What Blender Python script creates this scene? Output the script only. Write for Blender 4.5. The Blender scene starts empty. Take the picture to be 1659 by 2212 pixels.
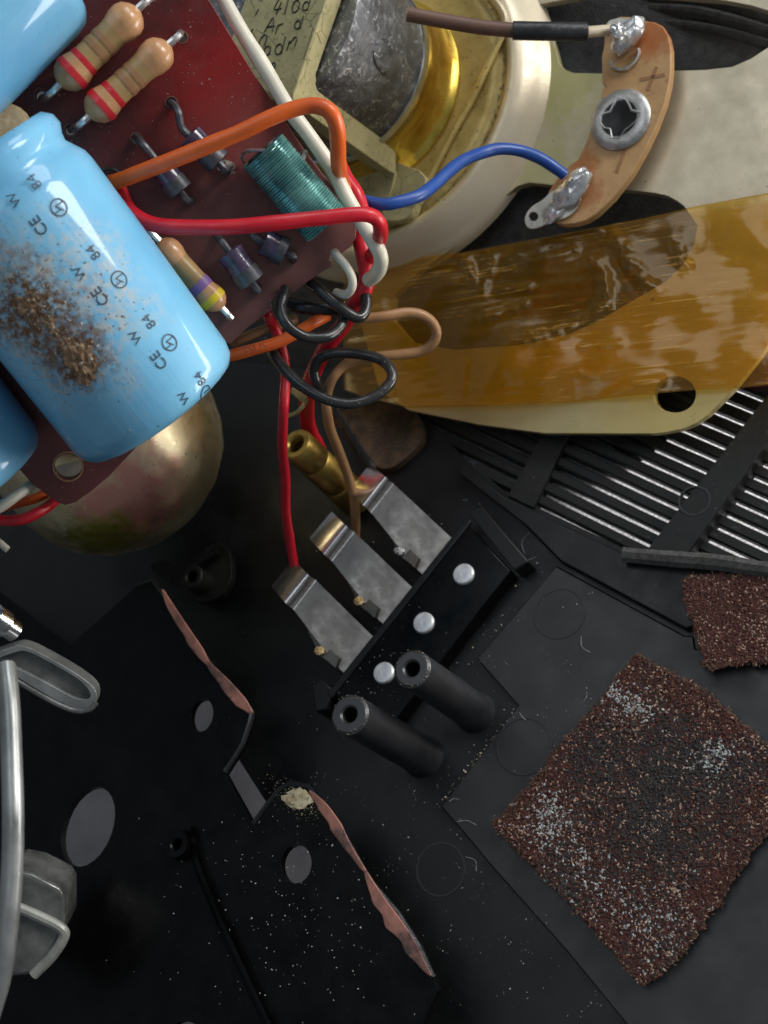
import bpy, bmesh, math, random
from mathutils import Vector, Matrix, noise
from mathutils.geometry import tessellate_polygon

random.seed(7)
SC = bpy.context.scene
COL = SC.collection
SC.unit_settings.scale_length = 0.01          # one unit is a centimetre

# ------------------------------------------------------------------ camera
FPX, CX, CY = 3000.0, 829.5, 1106.0           # focal length and centre in sheet pixels (1659 x 2212)
def ray(u, v): return Vector(((u-CX)/FPX, -(v-CY)/FPX, -1.0))
NC = -Vector((2290-CX, -(2412-CY), -FPX)).normalized()       # case floor normal seen from the lens
XW = (Vector((1, 0, 0)) - NC.x*NC).normalized()
YW = NC.cross(XW)
RM = Matrix((XW, YW, NC))                      # lens frame -> world, floor is z = 0
C0 = 18.0*NC.z
def W(p):
    q = RM @ p
    q.z += C0
    return q
def WD(d): return (RM @ Vector(d)).normalized()
cam = bpy.data.objects.new('camera', bpy.data.cameras.new('camera'))
COL.objects.link(cam)
cam.matrix_world = Matrix.Translation((0, 0, C0)) @ RM.to_4x4()
cam.data.sensor_fit = 'VERTICAL'; cam.data.sensor_height = 24
cam.data.lens = FPX/2212*24
cam.data.clip_start = 0.5; cam.data.clip_end = 500
cam.data.dof.use_dof = True
cam.data.dof.focus_distance = 15.0
cam.data.dof.aperture_fstop = 0.26
SC.camera = cam

# ------------------------------------------------------------------ light
world = bpy.data.worlds.new('World'); SC.world = world; world.use_nodes = True
world.node_tree.nodes['Background'].inputs[0].default_value = (0.80, 0.90, 1.0, 1)
world.node_tree.nodes['Background'].inputs[1].default_value = 0.17
SC.view_settings.view_transform = 'Standard'; SC.view_settings.look = 'None'
SC.view_settings.exposure = 0.0; SC.view_settings.gamma = 1.0
def lamp(name, d, dist, sx, sy, power, color, target=(0, 0, -16)):
    l = bpy.data.lights.new(name, 'AREA'); l.shape = 'RECTANGLE'; l.size = sx; l.size_y = sy
    l.energy = power; l.color = color
    o = bpy.data.objects.new(name, l); COL.objects.link(o)
    pos = W(Vector(target) + Vector(d).normalized()*dist); to = W(Vector(target))
    o.location = pos
    o.rotation_euler = (to-pos).to_track_quat('-Z', 'Y').to_euler()
    return o
lamp('window_light', (0.70, 0.56, 0.46), 70, 20, 26, 29000, (1.0, 0.97, 0.93))
lamp('second_window_light', (0.25, 0.85, 0.42), 75, 34, 22, 17000, (0.93, 0.97, 1.0))
lamp('left_window_light', (-0.36, 0.36, 0.86), 80, 22, 26, 3400, (0.88, 0.94, 1.0))

lamp('sheen_fill_light', (-0.50, 0.60, 0.62), 90, 36, 36, 6000, (0.92, 0.96, 1.0))  # added fill with no seen source, gives the black floor its sheen

# ------------------------------------------------------------------ zoom sheets used to read positions
def mk(ox, oy, k): return lambda x, y: (ox+k*x, oy+k*y)
z1 = mk(0, 0, .33068); z2 = mk(493.7, 0, .33068); z3 = mk(1042.3, 0, .37168); z4 = mk(0, 438.9, .3472)
z5 = mk(438.9, 438.9, .33068); z6 = mk(768, 438.9, .53703); r1 = mk(493.7, 932.6, .42987)
r2 = mk(932.6, 932.6, .43783); r3 = mk(0, 1152, .39682); r4 = mk(0, 1645.8, .39682); r5 = mk(493.7, 1590.9, .33068)
r6 = mk(987.5, 1590.9, .4048)
def zz(fn, pts): return [fn(*p) for p in pts]

class Plane:
    def __init__(s, vp, ref, d):
        s.n = -Vector((vp[0]-CX, -(vp[1]-CY), -FPX)).normalized()
        s.c = s.n.dot(ray(*ref)*d)
        s.x = (Vector((1, 0, 0))-s.n.x*s.n).normalized(); s.y = s.n.cross(s.x)
        s.N, s.X, s.Y = RM @ s.n, RM @ s.x, RM @ s.y
    def P(s, u, v, h=0.0):
        r = ray(u, v)
        return W(r*((s.c+h)/s.n.dot(r)))
    def L(s, x, y, h=0.0): return W(s.x*x+s.y*y+s.n*(s.c+h))
    def px(s, u, v, h=0.0):                    # centimetres per sheet pixel there
        r = ray(u, v)
        return (s.c+h)/s.n.dot(r)/FPX
    def xy(s, w): return Vector((w.dot(s.X), w.dot(s.Y)))
FL = Plane((2290, 2412), (CX, CY), 18.0)       # floor of the case
SP = Plane((2600, 1620), (1340, 260), 17.2)    # speaker frame
PB = Plane((319, 482), (500, 500), 15.1)       # circuit board
def C(u, v, d): return W(ray(u, v)*d)

# ------------------------------------------------------------------ materials
def S(r, g, b):
    f = lambda c: (c/255/12.92) if c/255 <= .04045 else ((c/255+.055)/1.055)**2.4
    return (f(r), f(g), f(b), 1)
class NT:
    def __init__(s, name):
        s.m = bpy.data.materials.new(name); s.m.use_nodes = True
        s.t = s.m.node_tree; s.b = s.t.nodes['Principled BSDF']; s.out = s.t.nodes['Material Output']
    def n(s, typ, **kw):
        o = s.t.nodes.new(typ)
        for k, v in kw.items(): setattr(o, k, v)
        return o
    def lk(s, a, b): s.t.links.new(a, b)
    def put(s, sock, v):
        if hasattr(v, 'is_linked'): s.lk(v, sock)
        else: sock.default_value = v
    def coord(s, scale=(1, 1, 1), rot=(0, 0, 0), kind='Object'):
        c = s.n('ShaderNodeTexCoord'); m = s.n('ShaderNodeMapping')
        m.inputs['Scale'].default_value = scale; m.inputs['Rotation'].default_value = rot
        s.lk(c.outputs[kind], m.inputs[0]); return m.outputs[0]
    def pos(s): return s.n('ShaderNodeNewGeometry').outputs['Position']
    def noise(s, scale, detail=4, rough=.6, co=None, dist=0):
        o = s.n('ShaderNodeTexNoise'); o.inputs['Scale'].default_value = scale
        o.inputs['Detail'].default_value = detail; o.inputs['Roughness'].default_value = rough
        o.inputs['Distortion'].default_value = dist
        s.lk(co or s.coord(), o.inputs['Vector']); return o.outputs['Fac']
    def vor(s, scale, co=None, out='Distance', feature='F1'):
        o = s.n('ShaderNodeTexVoronoi'); o.feature = feature; o.inputs['Scale'].default_value = scale
        s.lk(co or s.coord(), o.inputs['Vector']); return o.outputs[out]
    def ramp(s, f, a, b, lo=0.0, hi=1.0):
        o = s.n('ShaderNodeMapRange'); o.inputs[1].default_value = a; o.inputs[2].default_value = b
        o.inputs[3].default_value = lo; o.inputs[4].default_value = hi; s.lk(f, o.inputs[0]); return o.outputs[0]
    def math(s, op, a, b=0.0):
        o = s.n('ShaderNodeMath', operation=op); s.put(o.inputs[0], a); s.put(o.inputs[1], b); return o.outputs[0]
    def mix(s, f, a, b):
        o = s.n('ShaderNodeMix', data_type='RGBA'); s.put(o.inputs[0], f); s.put(o.inputs[6], a); s.put(o.inputs[7], b)
        return o.outputs[2]
    def bump(s, h, strength, dist=.02, prev=None):
        o = s.n('ShaderNodeBump'); o.inputs['Strength'].default_value = strength; o.inputs['Distance'].default_value = dist
        s.lk(h, o.inputs['Height'])
        if prev: s.lk(prev, o.inputs['Normal'])
        return o.outputs[0]
    def near(s, p, r, wob=.35, scale=3.0):     # 1 at the world point p, 0 beyond r, wobbly edge
        o = s.n('ShaderNodeVectorMath', operation='DISTANCE'); s.lk(s.pos(), o.inputs[0]); o.inputs[1].default_value = p
        d = s.math('DIVIDE', o.outputs['Value'], r)
        nz = s.math('MULTIPLY', s.math('SUBTRACT', s.noise(scale/r, 4, .65), .5), wob*4)
        return s.ramp(s.math('ADD', d, nz), 1.0, .45)
def mat(name, c1, c2=None, ns=3.0, rough=.45, rv=.12, metal=0.0, bump=.12, bs=30.0, bd=.015, spec=.5, coat=0.0,
        coat_rough=.12, speck=None, stains=(), stretch=(1, 1, 1), lo=.35, hi=.65, sheen=0, sss=0):
    t = NT(name); b = t.b
    co = t.coord(stretch)
    f = t.ramp(t.noise(ns, 5, .62, co), lo, hi)
    c = t.mix(f, c1, c2 or c1)
    for p, r, cc, amt in stains:
        c = t.mix(t.math('MULTIPLY', t.near(p, r), amt), c, cc)
    rr = t.ramp(t.noise(ns*2.3, 4, .6, co), .3, .7, max(.02, rough-rv), rough+rv)
    if speck:
        sc, amt, cc = speck
        k = t.math('MULTIPLY', t.ramp(t.noise(sc, 2, .5), 1-amt, 1-amt+.05), t.ramp(t.noise(ns*.8, 3), .35, .65))
        c = t.mix(k, c, cc)
    t.put(b.inputs['Base Color'], c); t.put(b.inputs['Roughness'], rr)
    b.inputs['Metallic'].default_value = metal; b.inputs['Specular IOR Level'].default_value = spec
    b.inputs['Coat Weight'].default_value = coat; b.inputs['Coat Roughness'].default_value = coat_rough
    if sheen: b.inputs['Sheen Weight'].default_value = sheen
    if sss: b.inputs['Subsurface Weight'].default_value = sss; b.inputs['Subsurface Radius'].default_value = (.1, .06, .04)
    if bump: t.put(b.inputs['Normal'], t.bump(t.noise(bs, 4, .65), bump, bd))
    return t.m

# ------------------------------------------------------------------ mesh helpers: every builder returns (verts, faces)
def spl(pts, n=6, closed=False):
    pts = [Vector(p) for p in pts]; out = []; N = len(pts)
    for i in range(N if closed else N-1):
        if closed: a, b, c, d = pts[i-1], pts[i], pts[(i+1) % N], pts[(i+2) % N]
        else: a, b, c, d = pts[max(i-1, 0)], pts[i], pts[i+1], pts[min(i+2, N-1)]
        for k in range(n):
            t = k/n
            out.append(.5*((2*b)+(c-a)*t+(2*a-5*b+4*c-d)*t*t+(3*b-a-3*c+d)*t**3))
    if not closed: out.append(pts[-1].copy())
    return out
def ring_px(u, v, ru, rv=None, n=20, rot=0.0):
    rv = rv or ru; o = []
    for k in range(n):
        a = 2*math.pi*k/n; x, y = ru*math.cos(a), rv*math.sin(a)
        o.append((u+x*math.cos(rot)-y*math.sin(rot), v+x*math.sin(rot)+y*math.cos(rot)))
    return o
def area2(p): return sum(p[i][0]*p[(i+1) % len(p)][1]-p[(i+1) % len(p)][0]*p[i][1] for i in range(len(p)))
def slab(top_loops, N, th):
    """top_loops: outer loop then holes, world points; a plate th thick below them along -N"""
    nrm = N.normalized(); X = nrm.orthogonal().normalized(); Y = nrm.cross(X)
    loops = []
    for i, l in enumerate(top_loops):
        flat = [(p.dot(X), p.dot(Y)) for p in l]
        if (area2(flat) > 0) != (i == 0): l = l[::-1]
        loops.append(list(l))
    flat3 = [[Vector((p.dot(X), p.dot(Y), 0)) for p in l] for l in loops]
    tris = tessellate_polygon(flat3)
    V = [p for l in loops for p in l]; n = len(V)
    F = []
    for t in tris:
        a, b, c = [V[i] for i in t]
        if (b-a).cross(c-a).dot(nrm) < 0: t = (t[0], t[2], t[1])
        F.append(tuple(t)); F.append((t[2]+n, t[1]+n, t[0]+n))
    V = V+[p-nrm*th for p in V]
    o = 0
    for l in loops:
        m = len(l)
        for i in range(m):
            a, b = o+i, o+(i+1) % m
            F.append((a, a+n, b+n, b))
        o += m
    return V, F
def plate(pl, outer, h, th, holes=()):
    return slab([[pl.P(u, v, h) for u, v in outer]]+[[pl.P(u, v, h) for u, v in q] for q in holes], pl.N, th)
def frames(pts):
    T = []
    for i in range(len(pts)):
        a, b = pts[max(i-1, 0)], pts[min(i+1, len(pts)-1)]
        T.append((b-a).normalized())
    u = T[0].orthogonal().normalized(); out = []
    for t in T:
        u = (u-u.dot(t)*t).normalized(); out.append((t, u, t.cross(u)))
    return out
def tube(pts, r, sides=10, caps=True, flat=1.0, wob=0.0):
    fr = frames(pts); V = []; F = []; n = len(pts)
    for i, p in enumerate(pts):
        rr = r[i] if isinstance(r, (list, tuple)) else r
        if wob: rr *= 1+wob*noise.noise(p*4)
        for k in range(sides):
            a = 2*math.pi*k/sides
            V.append(p+fr[i][1]*math.cos(a)*rr+fr[i][2]*math.sin(a)*rr*flat)
    for i in range(n-1):
        for k in range(sides):
            a, b = i*sides+k, i*sides+(k+1) % sides
            F.append((a, b, b+sides, a+sides))
    if caps:
        F.append(tuple(range(sides))[::-1]); F.append(tuple((n-1)*sides+k for k in range(sides)))
    return V, F
def lathe(prof, org, ax, seg=32, X=None):
    ax = ax.normalized(); X = (X or ax.orthogonal()).normalized(); X = (X-X.dot(ax)*ax).normalized(); Y = ax.cross(X)
    V = []; F = []
    for t, r in prof:
        for k in range(seg):
            a = 2*math.pi*k/seg
            V.append(org+ax*t+(X*math.cos(a)+Y*math.sin(a))*max(r, 1e-4))
    for i in range(len(prof)-1):
        for k in range(seg):
            a, b = i*seg+k, i*seg+(k+1) % seg
            F.append((a, b, b+seg, a+seg))
    return V, F
def blob(c, ax, seed=0, amp=.18, fr=3.0, nu=18, nv=12):
    V = []; F = []
    for i in range(nv+1):
        th = math.pi*i/nv
        for k in range(nu):
            ph = 2*math.pi*k/nu
            d = Vector((math.sin(th)*math.cos(ph), math.sin(th)*math.sin(ph), math.cos(th)))
            s = 1+amp*noise.fractal(d*fr+Vector((seed*7.3, seed*1.7, 0)), 1.0, 2.0, 4)
            V.append(c+ax[0]*d.x*s+ax[1]*d.y*s+ax[2]*d.z*s)
    for i in range(nv):
        for k in range(nu):
            a, b = i*nu+k, i*nu+(k+1) % nu
            F.append((a, a+nu, b+nu, b))
    return V, F
def join(*ms):
    V = []; F = []
    for v, f in ms:
        o = len(V); V += v; F += [tuple(i+o for i in q) for q in f]
    return V, F
def chips(points, size, seed=0, flat=.5, N=Vector((0, 0, 1))):
    """many tiny irregular flakes"""
    rnd = random.Random(seed); V = []; F = []
    for p in points:
        s = size*rnd.uniform(.5, 1.5)
        a = Vector((rnd.uniform(-1, 1), rnd.uniform(-1, 1), rnd.uniform(-1, 1))).normalized()
        b = a.orthogonal().normalized(); c = a.cross(b)
        o = len(V)
        V += [p+b*s*rnd.uniform(.4, 1), p-b*s*.5+c*s*rnd.uniform(.3, .9), p-b*s*.5-c*s*rnd.uniform(.3, .9), p+N*s*flat*rnd.uniform(.4, 1.4)+a*s*.3]
        F += [(o, o+1, o+3), (o+1, o+2, o+3), (o+2, o, o+3), (o, o+2, o+1)]
    return V, F
def fibres(points, ln, w, seed=0, N=Vector((0, 0, 1))):
    rnd = random.Random(seed); V = []; F = []
    for p in points:
        a = rnd.uniform(0, 6.283); L = ln*rnd.uniform(.4, 1.3); ww = w*rnd.uniform(.6, 1.5)
        d = Vector((math.cos(a), math.sin(a), rnd.uniform(-.15, .25))).normalized(); q = d.cross(N).normalized()*ww
        m = p+d*L*.5+N*L*rnd.uniform(.0, .22)+q*rnd.uniform(-2, 2); e = p+d*L-N*.01
        o = len(V); V += [p-q*.6, p+q*.6, m+q, m-q, e]
        F += [(o, o+1, o+2, o+3), (o+3, o+2, o+4)]
    return V, F
WM = {}
def mesh_at(name, VF, M):
    Mi = M.inverted(); me = bpy.data.meshes.new(name)
    me.from_pydata([Mi @ v for v in VF[0]], [], VF[1]); me.update(); return me
def put(name, me, M, m, parent=None):
    o = bpy.data.objects.new(name, me); COL.objects.link(o)
    if m and not me.materials: me.materials.append(m)
    if parent:
        o.parent = parent; o.matrix_basis = WM[parent.name].inverted() @ M
    else: o.matrix_basis = M
    WM[o.name] = M
    return o
def obj(name, VF, m, parent=None, smooth=35, bevel=0.0, M=None, fix=False, seg=2, **props):
    V, F = VF
    if M is None:
        c = Vector((0, 0, 0))
        for v in V: c += v
        M = Matrix.Translation(c/len(V))
    me = mesh_at(name, VF, M)
    if fix:
        bm = bmesh.new(); bm.from_mesh(me); bmesh.ops.remove_doubles(bm, verts=bm.verts, dist=1e-5)
        bmesh.ops.recalc_face_normals(bm, faces=bm.faces); bm.to_mesh(me); bm.free()
    if smooth:
        for p in me.polygons: p.use_smooth = True
        me.set_sharp_from_angle(angle=math.radians(smooth))
    o = put(name, me, M, m, parent)
    if bevel:
        b = o.modifiers.new('bevel', 'BEVEL'); b.width = bevel; b.segments = seg; b.limit_method = 'ANGLE'; b.angle_limit = math.radians(40)
        b.harden_normals = False
    for k, v in props.items(): o[k] = v
    return o
def thing(name, p, label, cat, group=None, M=None):
    o = bpy.data.objects.new(name, None); COL.objects.link(o); o.empty_display_size = .2
    o.matrix_basis = M or Matrix.Translation(p); WM[o.name] = o.matrix_basis.copy()
    o['label'] = label; o['category'] = cat
    if group: o['group'] = group
    return o
def tag(o, label, cat, group=None):
    o['label'] = label; o['category'] = cat
    if group: o['group'] = group
    return o
def frameM(o, z, x=None):
    z = z.normalized(); x = (x or z.orthogonal()); x = (x-x.dot(z)*z).normalized(); y = z.cross(x)
    M = Matrix((x, y, z)).transposed().to_4x4(); M.translation = o; return M
def copy_part(src, M, parent):
    o = src.copy(); COL.objects.link(o); o.parent = parent; o.matrix_basis = WM[parent.name].inverted() @ M
    WM[o.name] = M; return o

# ------------------------------------------------------------------ palette
M_case = mat('black_case_plastic', (.0022, .0023, .0026, 1), (.005, .0052, .0057, 1), 1.0, .44, .10, spec=.42, bump=.22, bs=70, bd=.006, speck=(22, .30, (.045, .045, .043, 1)))
M_case2 = mat('black_panel_plastic', (.006, .0063, .0068, 1), (.011, .0113, .012, 1), .8, .46, .10, spec=.62, bump=.14, bs=90, bd=.004, speck=(30, .27, (.07, .07, .066, 1)))
M_rib = mat('dusty_rib_plastic', (.008, .008, .0078, 1), (.014, .014, .0135, 1), 2, .55, .1, spec=.35, bump=.2, bs=60, bd=.006, speck=(26, .33, (.09, .09, .085, 1)))
M_gloss = mat('black_sheet_paint', (.0015, .0015, .0017, 1), (.003, .003, .0032, 1), 1.5, .28, .10, bump=.16, bs=26, bd=.006, spec=.18)
M_cloth = None

# ================================================================== SETTING: table under the case
tb = obj('table', slab([[W(Vector((x, y, 0))) for x, y in ((0, 0), (0, 0), (0, 0))]], Vector((0, 0, 1)), 1) if 0 else
         ([Vector((x, y, -6.0)) for x, y in ((-60, -60), (60, -60), (60, 60), (-60, 60))]+[Vector((x, y, -7.5)) for x, y in ((-60, -60), (60, -60), (60, 60), (-60, 60))],
          [(0, 1, 2, 3), (7, 6, 5, 4), (0, 4, 5, 1), (1, 5, 6, 2), (2, 6, 7, 3), (3, 7, 4, 0)]),
         mat('grey_table', (.085, .085, .097, 1), (.12, .12, .132, 1), 1.5, .6, bump=.05), smooth=0, kind='structure')

# ================================================================== RADIO CASE
case = thing('radio_case', FL.P(1300, 1700, 0), 'open black plastic radio case with slotted grille under all the loose parts', 'radio case')
g_open = [(880, 860), (1000, 985), (1090, 1062), (1365, 1192), (1470, 1204), (1600, 1216), (1700, 1230), (1820, 1200), (1820, 560), (1300, 560)]
floor_out = [(-200, 700), (-200, 2450), (1000, 2450), (1500, 2420), (2000, 2420), (2000, 500), (1200, 480), (700, 800)]
b_open = [(370, 1480), (470, 1500), (480, 1600), (503, 1622), (587, 1753), (720, 1830), (720, 1950), (500, 2300), (40, 2300), (40, 1650)]
obj('floor_panel', plate(FL, floor_out, 0, .22, [g_open, b_open]), M_case, case, bevel=.012)
# raised right-hand panel with the moulded step
rp = [(1203, 1222), (1030, 1424), (1120, 1526), (953, 1744), (1012, 1812), (1056, 1866), (1232, 2065), (1352, 2212), (1460, 2350), (1990, 2350), (1990, 1300),
      (1700, 1400), (1620, 1418), (1500, 1400), (1497, 1372), (1478, 1372)]
obj('raised_panel', plate(FL, rp, .05, .046), M_case2, case, bevel=.018)
fr_ = [(1000, 1000), (1088, 1072), (1358, 1200), (1465, 1212), (1600, 1226), (1700, 1240), (1990, 1200), (1990, 1270), (1700, 1350), (1510, 1345), (1483, 1358), (1208, 1210), (1120, 1120), (990, 1020)]
obj('grille_frame', plate(FL, fr_, .13, .126), M_case, case, bevel=.02)
# moulded circle marks
def ringmesh(pl, u, v, r, h, w=.02):
    c = pl.P(u, v, h); R = r*pl.px(u, v, h)
    return lathe([(-.02, R-w), (.008, R-w*.5), (.008, R+w*.5), (-.02, R+w)], c, pl.N, 40)
for u, v, r, h in ((1209, 1325, 56, .05), (1132, 1612, 62, .05), (952, 1878, 56, .0), (1500, 1082, 33, .19)):
    obj('ejector_mark', ringmesh(FL, u, v, r, h), M_case2, case)
# grille slats: direction and spacing measured on the floor plane
sd = Vector((math.cos(math.radians(-35.6)), math.sin(math.radians(-35.6)), 0)); sn = Vector((-sd.y, sd.x, 0))
gp = [FL.P(u, v, 0) for u, v in spl(g_open, 1, True)]
def clip(off):
    xs = []
    for i in range(len(gp)):
        a, b = gp[i], gp[(i+1) % len(gp)]
        da, db = a.dot(sn)-off, b.dot(sn)-off
        if da*db < 0: xs.append((a+(b-a)*da/(da-db)).dot(sd))
    return (min(xs), max(xs)) if len(xs) >= 2 else None
base_off = FL.P(*r2(500, 355)).dot(sn)
slat_mesh = None
PITCH, SW, SH = .181, .127, .13
for k in range(-2, 26):
    off = base_off+PITCH*(k+.5)
    c = clip(off)
    if not c or c[1]-c[0] < .15: continue
    L = c[1]-c[0]+.1
    ctr = sd*((c[0]+c[1])/2)+sn*off+Vector((0, 0, -.07))
    if slat_mesh is None:
        hw, hh = SW/2, SH/2
        prof = [(-hw, -hh), (hw, -hh), (hw, hh-.02), (hw-.02, hh), (-hw+.02, hh), (-hw, hh-.02)]
        V = [Vector((x, y, z)) for x in (-.5, .5) for y, z in prof]
        F = [tuple(range(6))[::-1], tuple(range(6, 12))]+[(i, (i+1) % 6, 6+(i+1) % 6, 6+i) for i in range(6)]
        slat_mesh = bpy.data.meshes.new('grille_slat'); slat_mesh.from_pydata(V, [], F); slat_mesh.update()
    M = Matrix.Translation(ctr) @ Matrix((sd, sn, Vector((0, 0, 1)))).transposed().to_4x4() @ Matrix.Diagonal((L, 1, 1, 1))
    put('grille_slat', slat_mesh, M, M_rib, case)
for pts, h in (([(1190, 905), (1245, 905), (1152, 1098), (1096, 1072)], .05), ([(1660, 850), (1712, 880), (1478, 1205), (1392, 1195)], .19), ([(1300, 500), (1360, 520), (1245, 905), (1190, 905)], .05)):
    obj('grille_rib', plate(FL, pts, h, h+.14), M_rib, case, bevel=.015)
t = NT('grille_cloth'); tr = t.n('ShaderNodeBsdfTranslucent'); df = t.n('ShaderNodeBsdfDiffuse'); mx = t.n('ShaderNodeMixShader'); tp = t.n('ShaderNodeBsdfTransparent'); mx2 = t.n('ShaderNodeMixShader')
cc = t.mix(t.ramp(t.noise(34, 2, .6), .4, .6), (.55, .54, .53, 1), (.9, .9, .92, 1))
t.lk(cc, tr.inputs[0]); t.lk(cc, df.inputs[0]); mx.inputs[0].default_value = .4; t.lk(tr.outputs[0], mx.inputs[1]); t.lk(df.outputs[0], mx.inputs[2]); t.lk(mx.outputs[0], t.out.inputs[0])
obj('grille_cloth', plate(FL, [(860, 840), (990, 1000), (1090, 1085), (1365, 1215), (1700, 1260), (1830, 1220), (1830, 540), (1300, 540)], -.23, .015), t.m, case, smooth=0)
lb = lamp('grille_backlight', (0, 0, 1), 0.1, 16, 12, 9000, (1, .98, .96))  # hidden lamp added below the case to backlight the grille cloth
lb.location = Vector((1.5, 9.5, -4.6)); lb.rotation_euler = (FL.P(1450, 1000)-lb.location).to_track_quat('-Z', 'Y').to_euler()
# foam draught strip
M_foam = mat('grey_foam', (.055, .053, .05, 1), (.11, .105, .10, 1), 16, .95, .03, bump=.6, bs=45, bd=.03, speck=(60, .35, (.2, .19, .18, 1)))
fs = spl([(1347, 1198), (1400, 1203), (1460, 1208), (1550, 1215), (1659, 1230), (1760, 1230)], 6)
tag(obj('foam_strip', tube([FL.P(u, v, .26) for u, v in fs], .10, 8, flat=.8, wob=.15), M_foam), 'thin grey foam strip curving along the lower edge of the grille', 'foam strip')

# screw posts
def post(u, v, H, ro, ri):
    top = FL.P(u, v, H); N = FL.N
    prof = [(-.55, ri), (-.02, ri), (0, ri+.02), (0, ro-.03), (-.03, ro), (-H+.06, ro*1.08), (-H, ro*1.2), (-H-.02, ro*1.2)]
    return lathe(prof, top, N, 40), top
M_post = mat('post_plastic', (.014, .0148, .0165, 1), (.024, .025, .027, 1), 2.2, .40, .10, spec=.8, bump=.10, bs=50, bd=.005, speck=(20, .22, (.12, .11, .09, 1)))
M_hole = mat('hole_dark', (.006, .006, .006, 1), rough=.5)
for u, v, H, ro in ((889, 1444, 1.92, .212), (754, 1543, 2.05, .220)):
    m_, top = post(u, v, H, ro, .085)
    p_ = obj('screw_post', m_, M_post, case, M=frameM(top, FL.N))
    rr_ = random.Random(int(u)); pts = []
    for k in range(170):
        a = rr_.gauss(-.2, 1.5); pts.append(top+Vector((math.cos(a), math.sin(a), 0))*(ro*rr_.uniform(.82, 1.0))+FL.N*rr_.uniform(-.03, .006))
    obj('plastic_crumbs', chips(pts, .008, int(u)), mat('pale_crumbs', (.5, .46, .38, 1), (.25, .23, .2, 1), 30), p_, smooth=0, kind='stuff')
    obj('screw_hole', lathe([(-.5, .0001), (-.5, .083)], top, FL.N, 20), M_hole, p_)

# ================================================================== BATTERY CONTACT CARRIER
bc = thing('contact_carrier', FL.P(917, 1347, 0), 'black plastic strip with three riveted spring contacts beside two screw posts', 'battery contact strip')
CH = .27
obj('carrier_plate', plate(FL, [(1005, 1128), (1104, 1233), (1050, 1300), (815, 1608), (717, 1496)], CH, CH-.004), M_gloss, bc, bevel=.02)
obj('guide_rail', plate(FL, [(1027, 1096), (1040, 1092), (1142, 1212), (1113, 1232), (1016, 1112)], CH+.03, CH+.02), M_case, bc, bevel=.02)
obj('guide_rail', plate(FL, [(672, 1478), (692, 1466), (722, 1490), (703, 1532), (682, 1538)], CH+.03, CH+.02), M_case, bc, bevel=.02)
obj('retaining_lip', plate(FL, [(1008, 1118), (1018, 1126), (716, 1509), (705, 1498)], CH+.035, .06), M_case, bc, bevel=.015)
t = NT('spring_steel'); co = t.coord()
c = t.mix(t.ramp(t.noise(2.2, 4, .6), .35, .65), (.19, .173, .16, 1), (.28, .262, .24, 1))
c = t.mix(t.ramp(t.noise(22, 3, .6), .60, .72), c, (.18, .15, .12, 1))
t.put(t.b.inputs['Base Color'], c); t.b.inputs['Metallic'].default_value = 1
t.put(t.b.inputs['Roughness'], t.ramp(t.noise(7, 4), .3, .7, .28, .48))
t.put(t.b.inputs['Normal'], t.bump(t.noise(9, 3), .12, .02)); M_spring = t.m
M_solder = mat('solder', (.55, .55, .56, 1), (.78, .78, .78, 1), 5, .28, .10, metal=.75, bump=.35, bs=7, bd=.04, speck=(9, .3, (.22, .2, .18, 1)))
M_flux = mat('flux_residue', (.35, .2, .06, 1), (.7, .55, .3, 1), 12, .35, bump=.3, bs=20)
ab = ((971, 1158), (900, 1229)); af = ((851, 1046), (803, 1109)); ae = ((800, 1002), (752, 1059))
crows = []
rows = [((993, 1178), (922, 1249), .38), (ab[0], ab[1], .42)]
def lerp2(a, b, t): return (a[0]+(b[0]-a[0])*t, a[1]+(b[1]-a[1])*t)
for k, hh in ((.33, .52), (.66, .62), (1, .70)): rows.append((lerp2(ab[0], af[0], k), lerp2(ab[1], af[1], k), hh))
for k, hh in ((-.04, .69), (.03, .68), (.08, .695), (.13, .74), (.18, .79), (.24, .83), (.30, .855), (.37, .865), (.45, .865), (.55, .855), (.66, .835), (.78, .805), (.90, .765), (1.0, .72)): crows.append((lerp2(af[0], ae[0], k), lerp2(af[1], ae[1], k), hh))
def strip(rows, th=.03):
    V = []; F = []; n = len(rows)
    T = [[FL.P(*lerp2(a, b, q), hh-.14) for q in (0, .5, 1)] for a, b, hh in rows]
    for lay in (0, 1):
        o = len(V)
        for r_ in T: V += [p-FL.N*th*lay for p in r_]
        for i in range(n-1):
            for q in (0, 1):
                k = o+i*3+q; f_ = (k, k+1, k+4, k+3); F.append(f_ if not lay else f_[::-1])
    for q in (0, 2):                            # the cut sides have their own corners, so edges stay crisp
        o = len(V)
        for r_ in T: V += [r_[q], r_[q]-FL.N*th]
        for i in range(n-1):
            k = o+i*2; f_ = (k, k+2, k+3, k+1); F.append(f_ if q == 0 else f_[::-1])
    for r_, fl in ((T[0], 0), (T[-1], 1)):
        o = len(V); V += r_+[p-FL.N*th for p in r_]
        for q in (0, 1):
            f_ = (o+q, o+q+1, o+q+4, o+q+3); F.append(f_[::-1] if fl == 0 else f_)
    return V, F
SM = Matrix.Translation(FL.P(935, 1193, .5))
spr = obj('contact_spring', strip(rows), M_spring, bc, smooth=60, M=SM)
M_curl = mat('polished_spring', (.58, .53, .50, 1), (.84, .82, .80, 1), 3, .20, .07, metal=.95, bump=.15, bs=10, bd=.012, speck=(16, .30, (.16, .11, .08, 1)))
curl = obj('spring_curl', strip(crows), M_curl, spr, smooth=70, M=SM)
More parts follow.
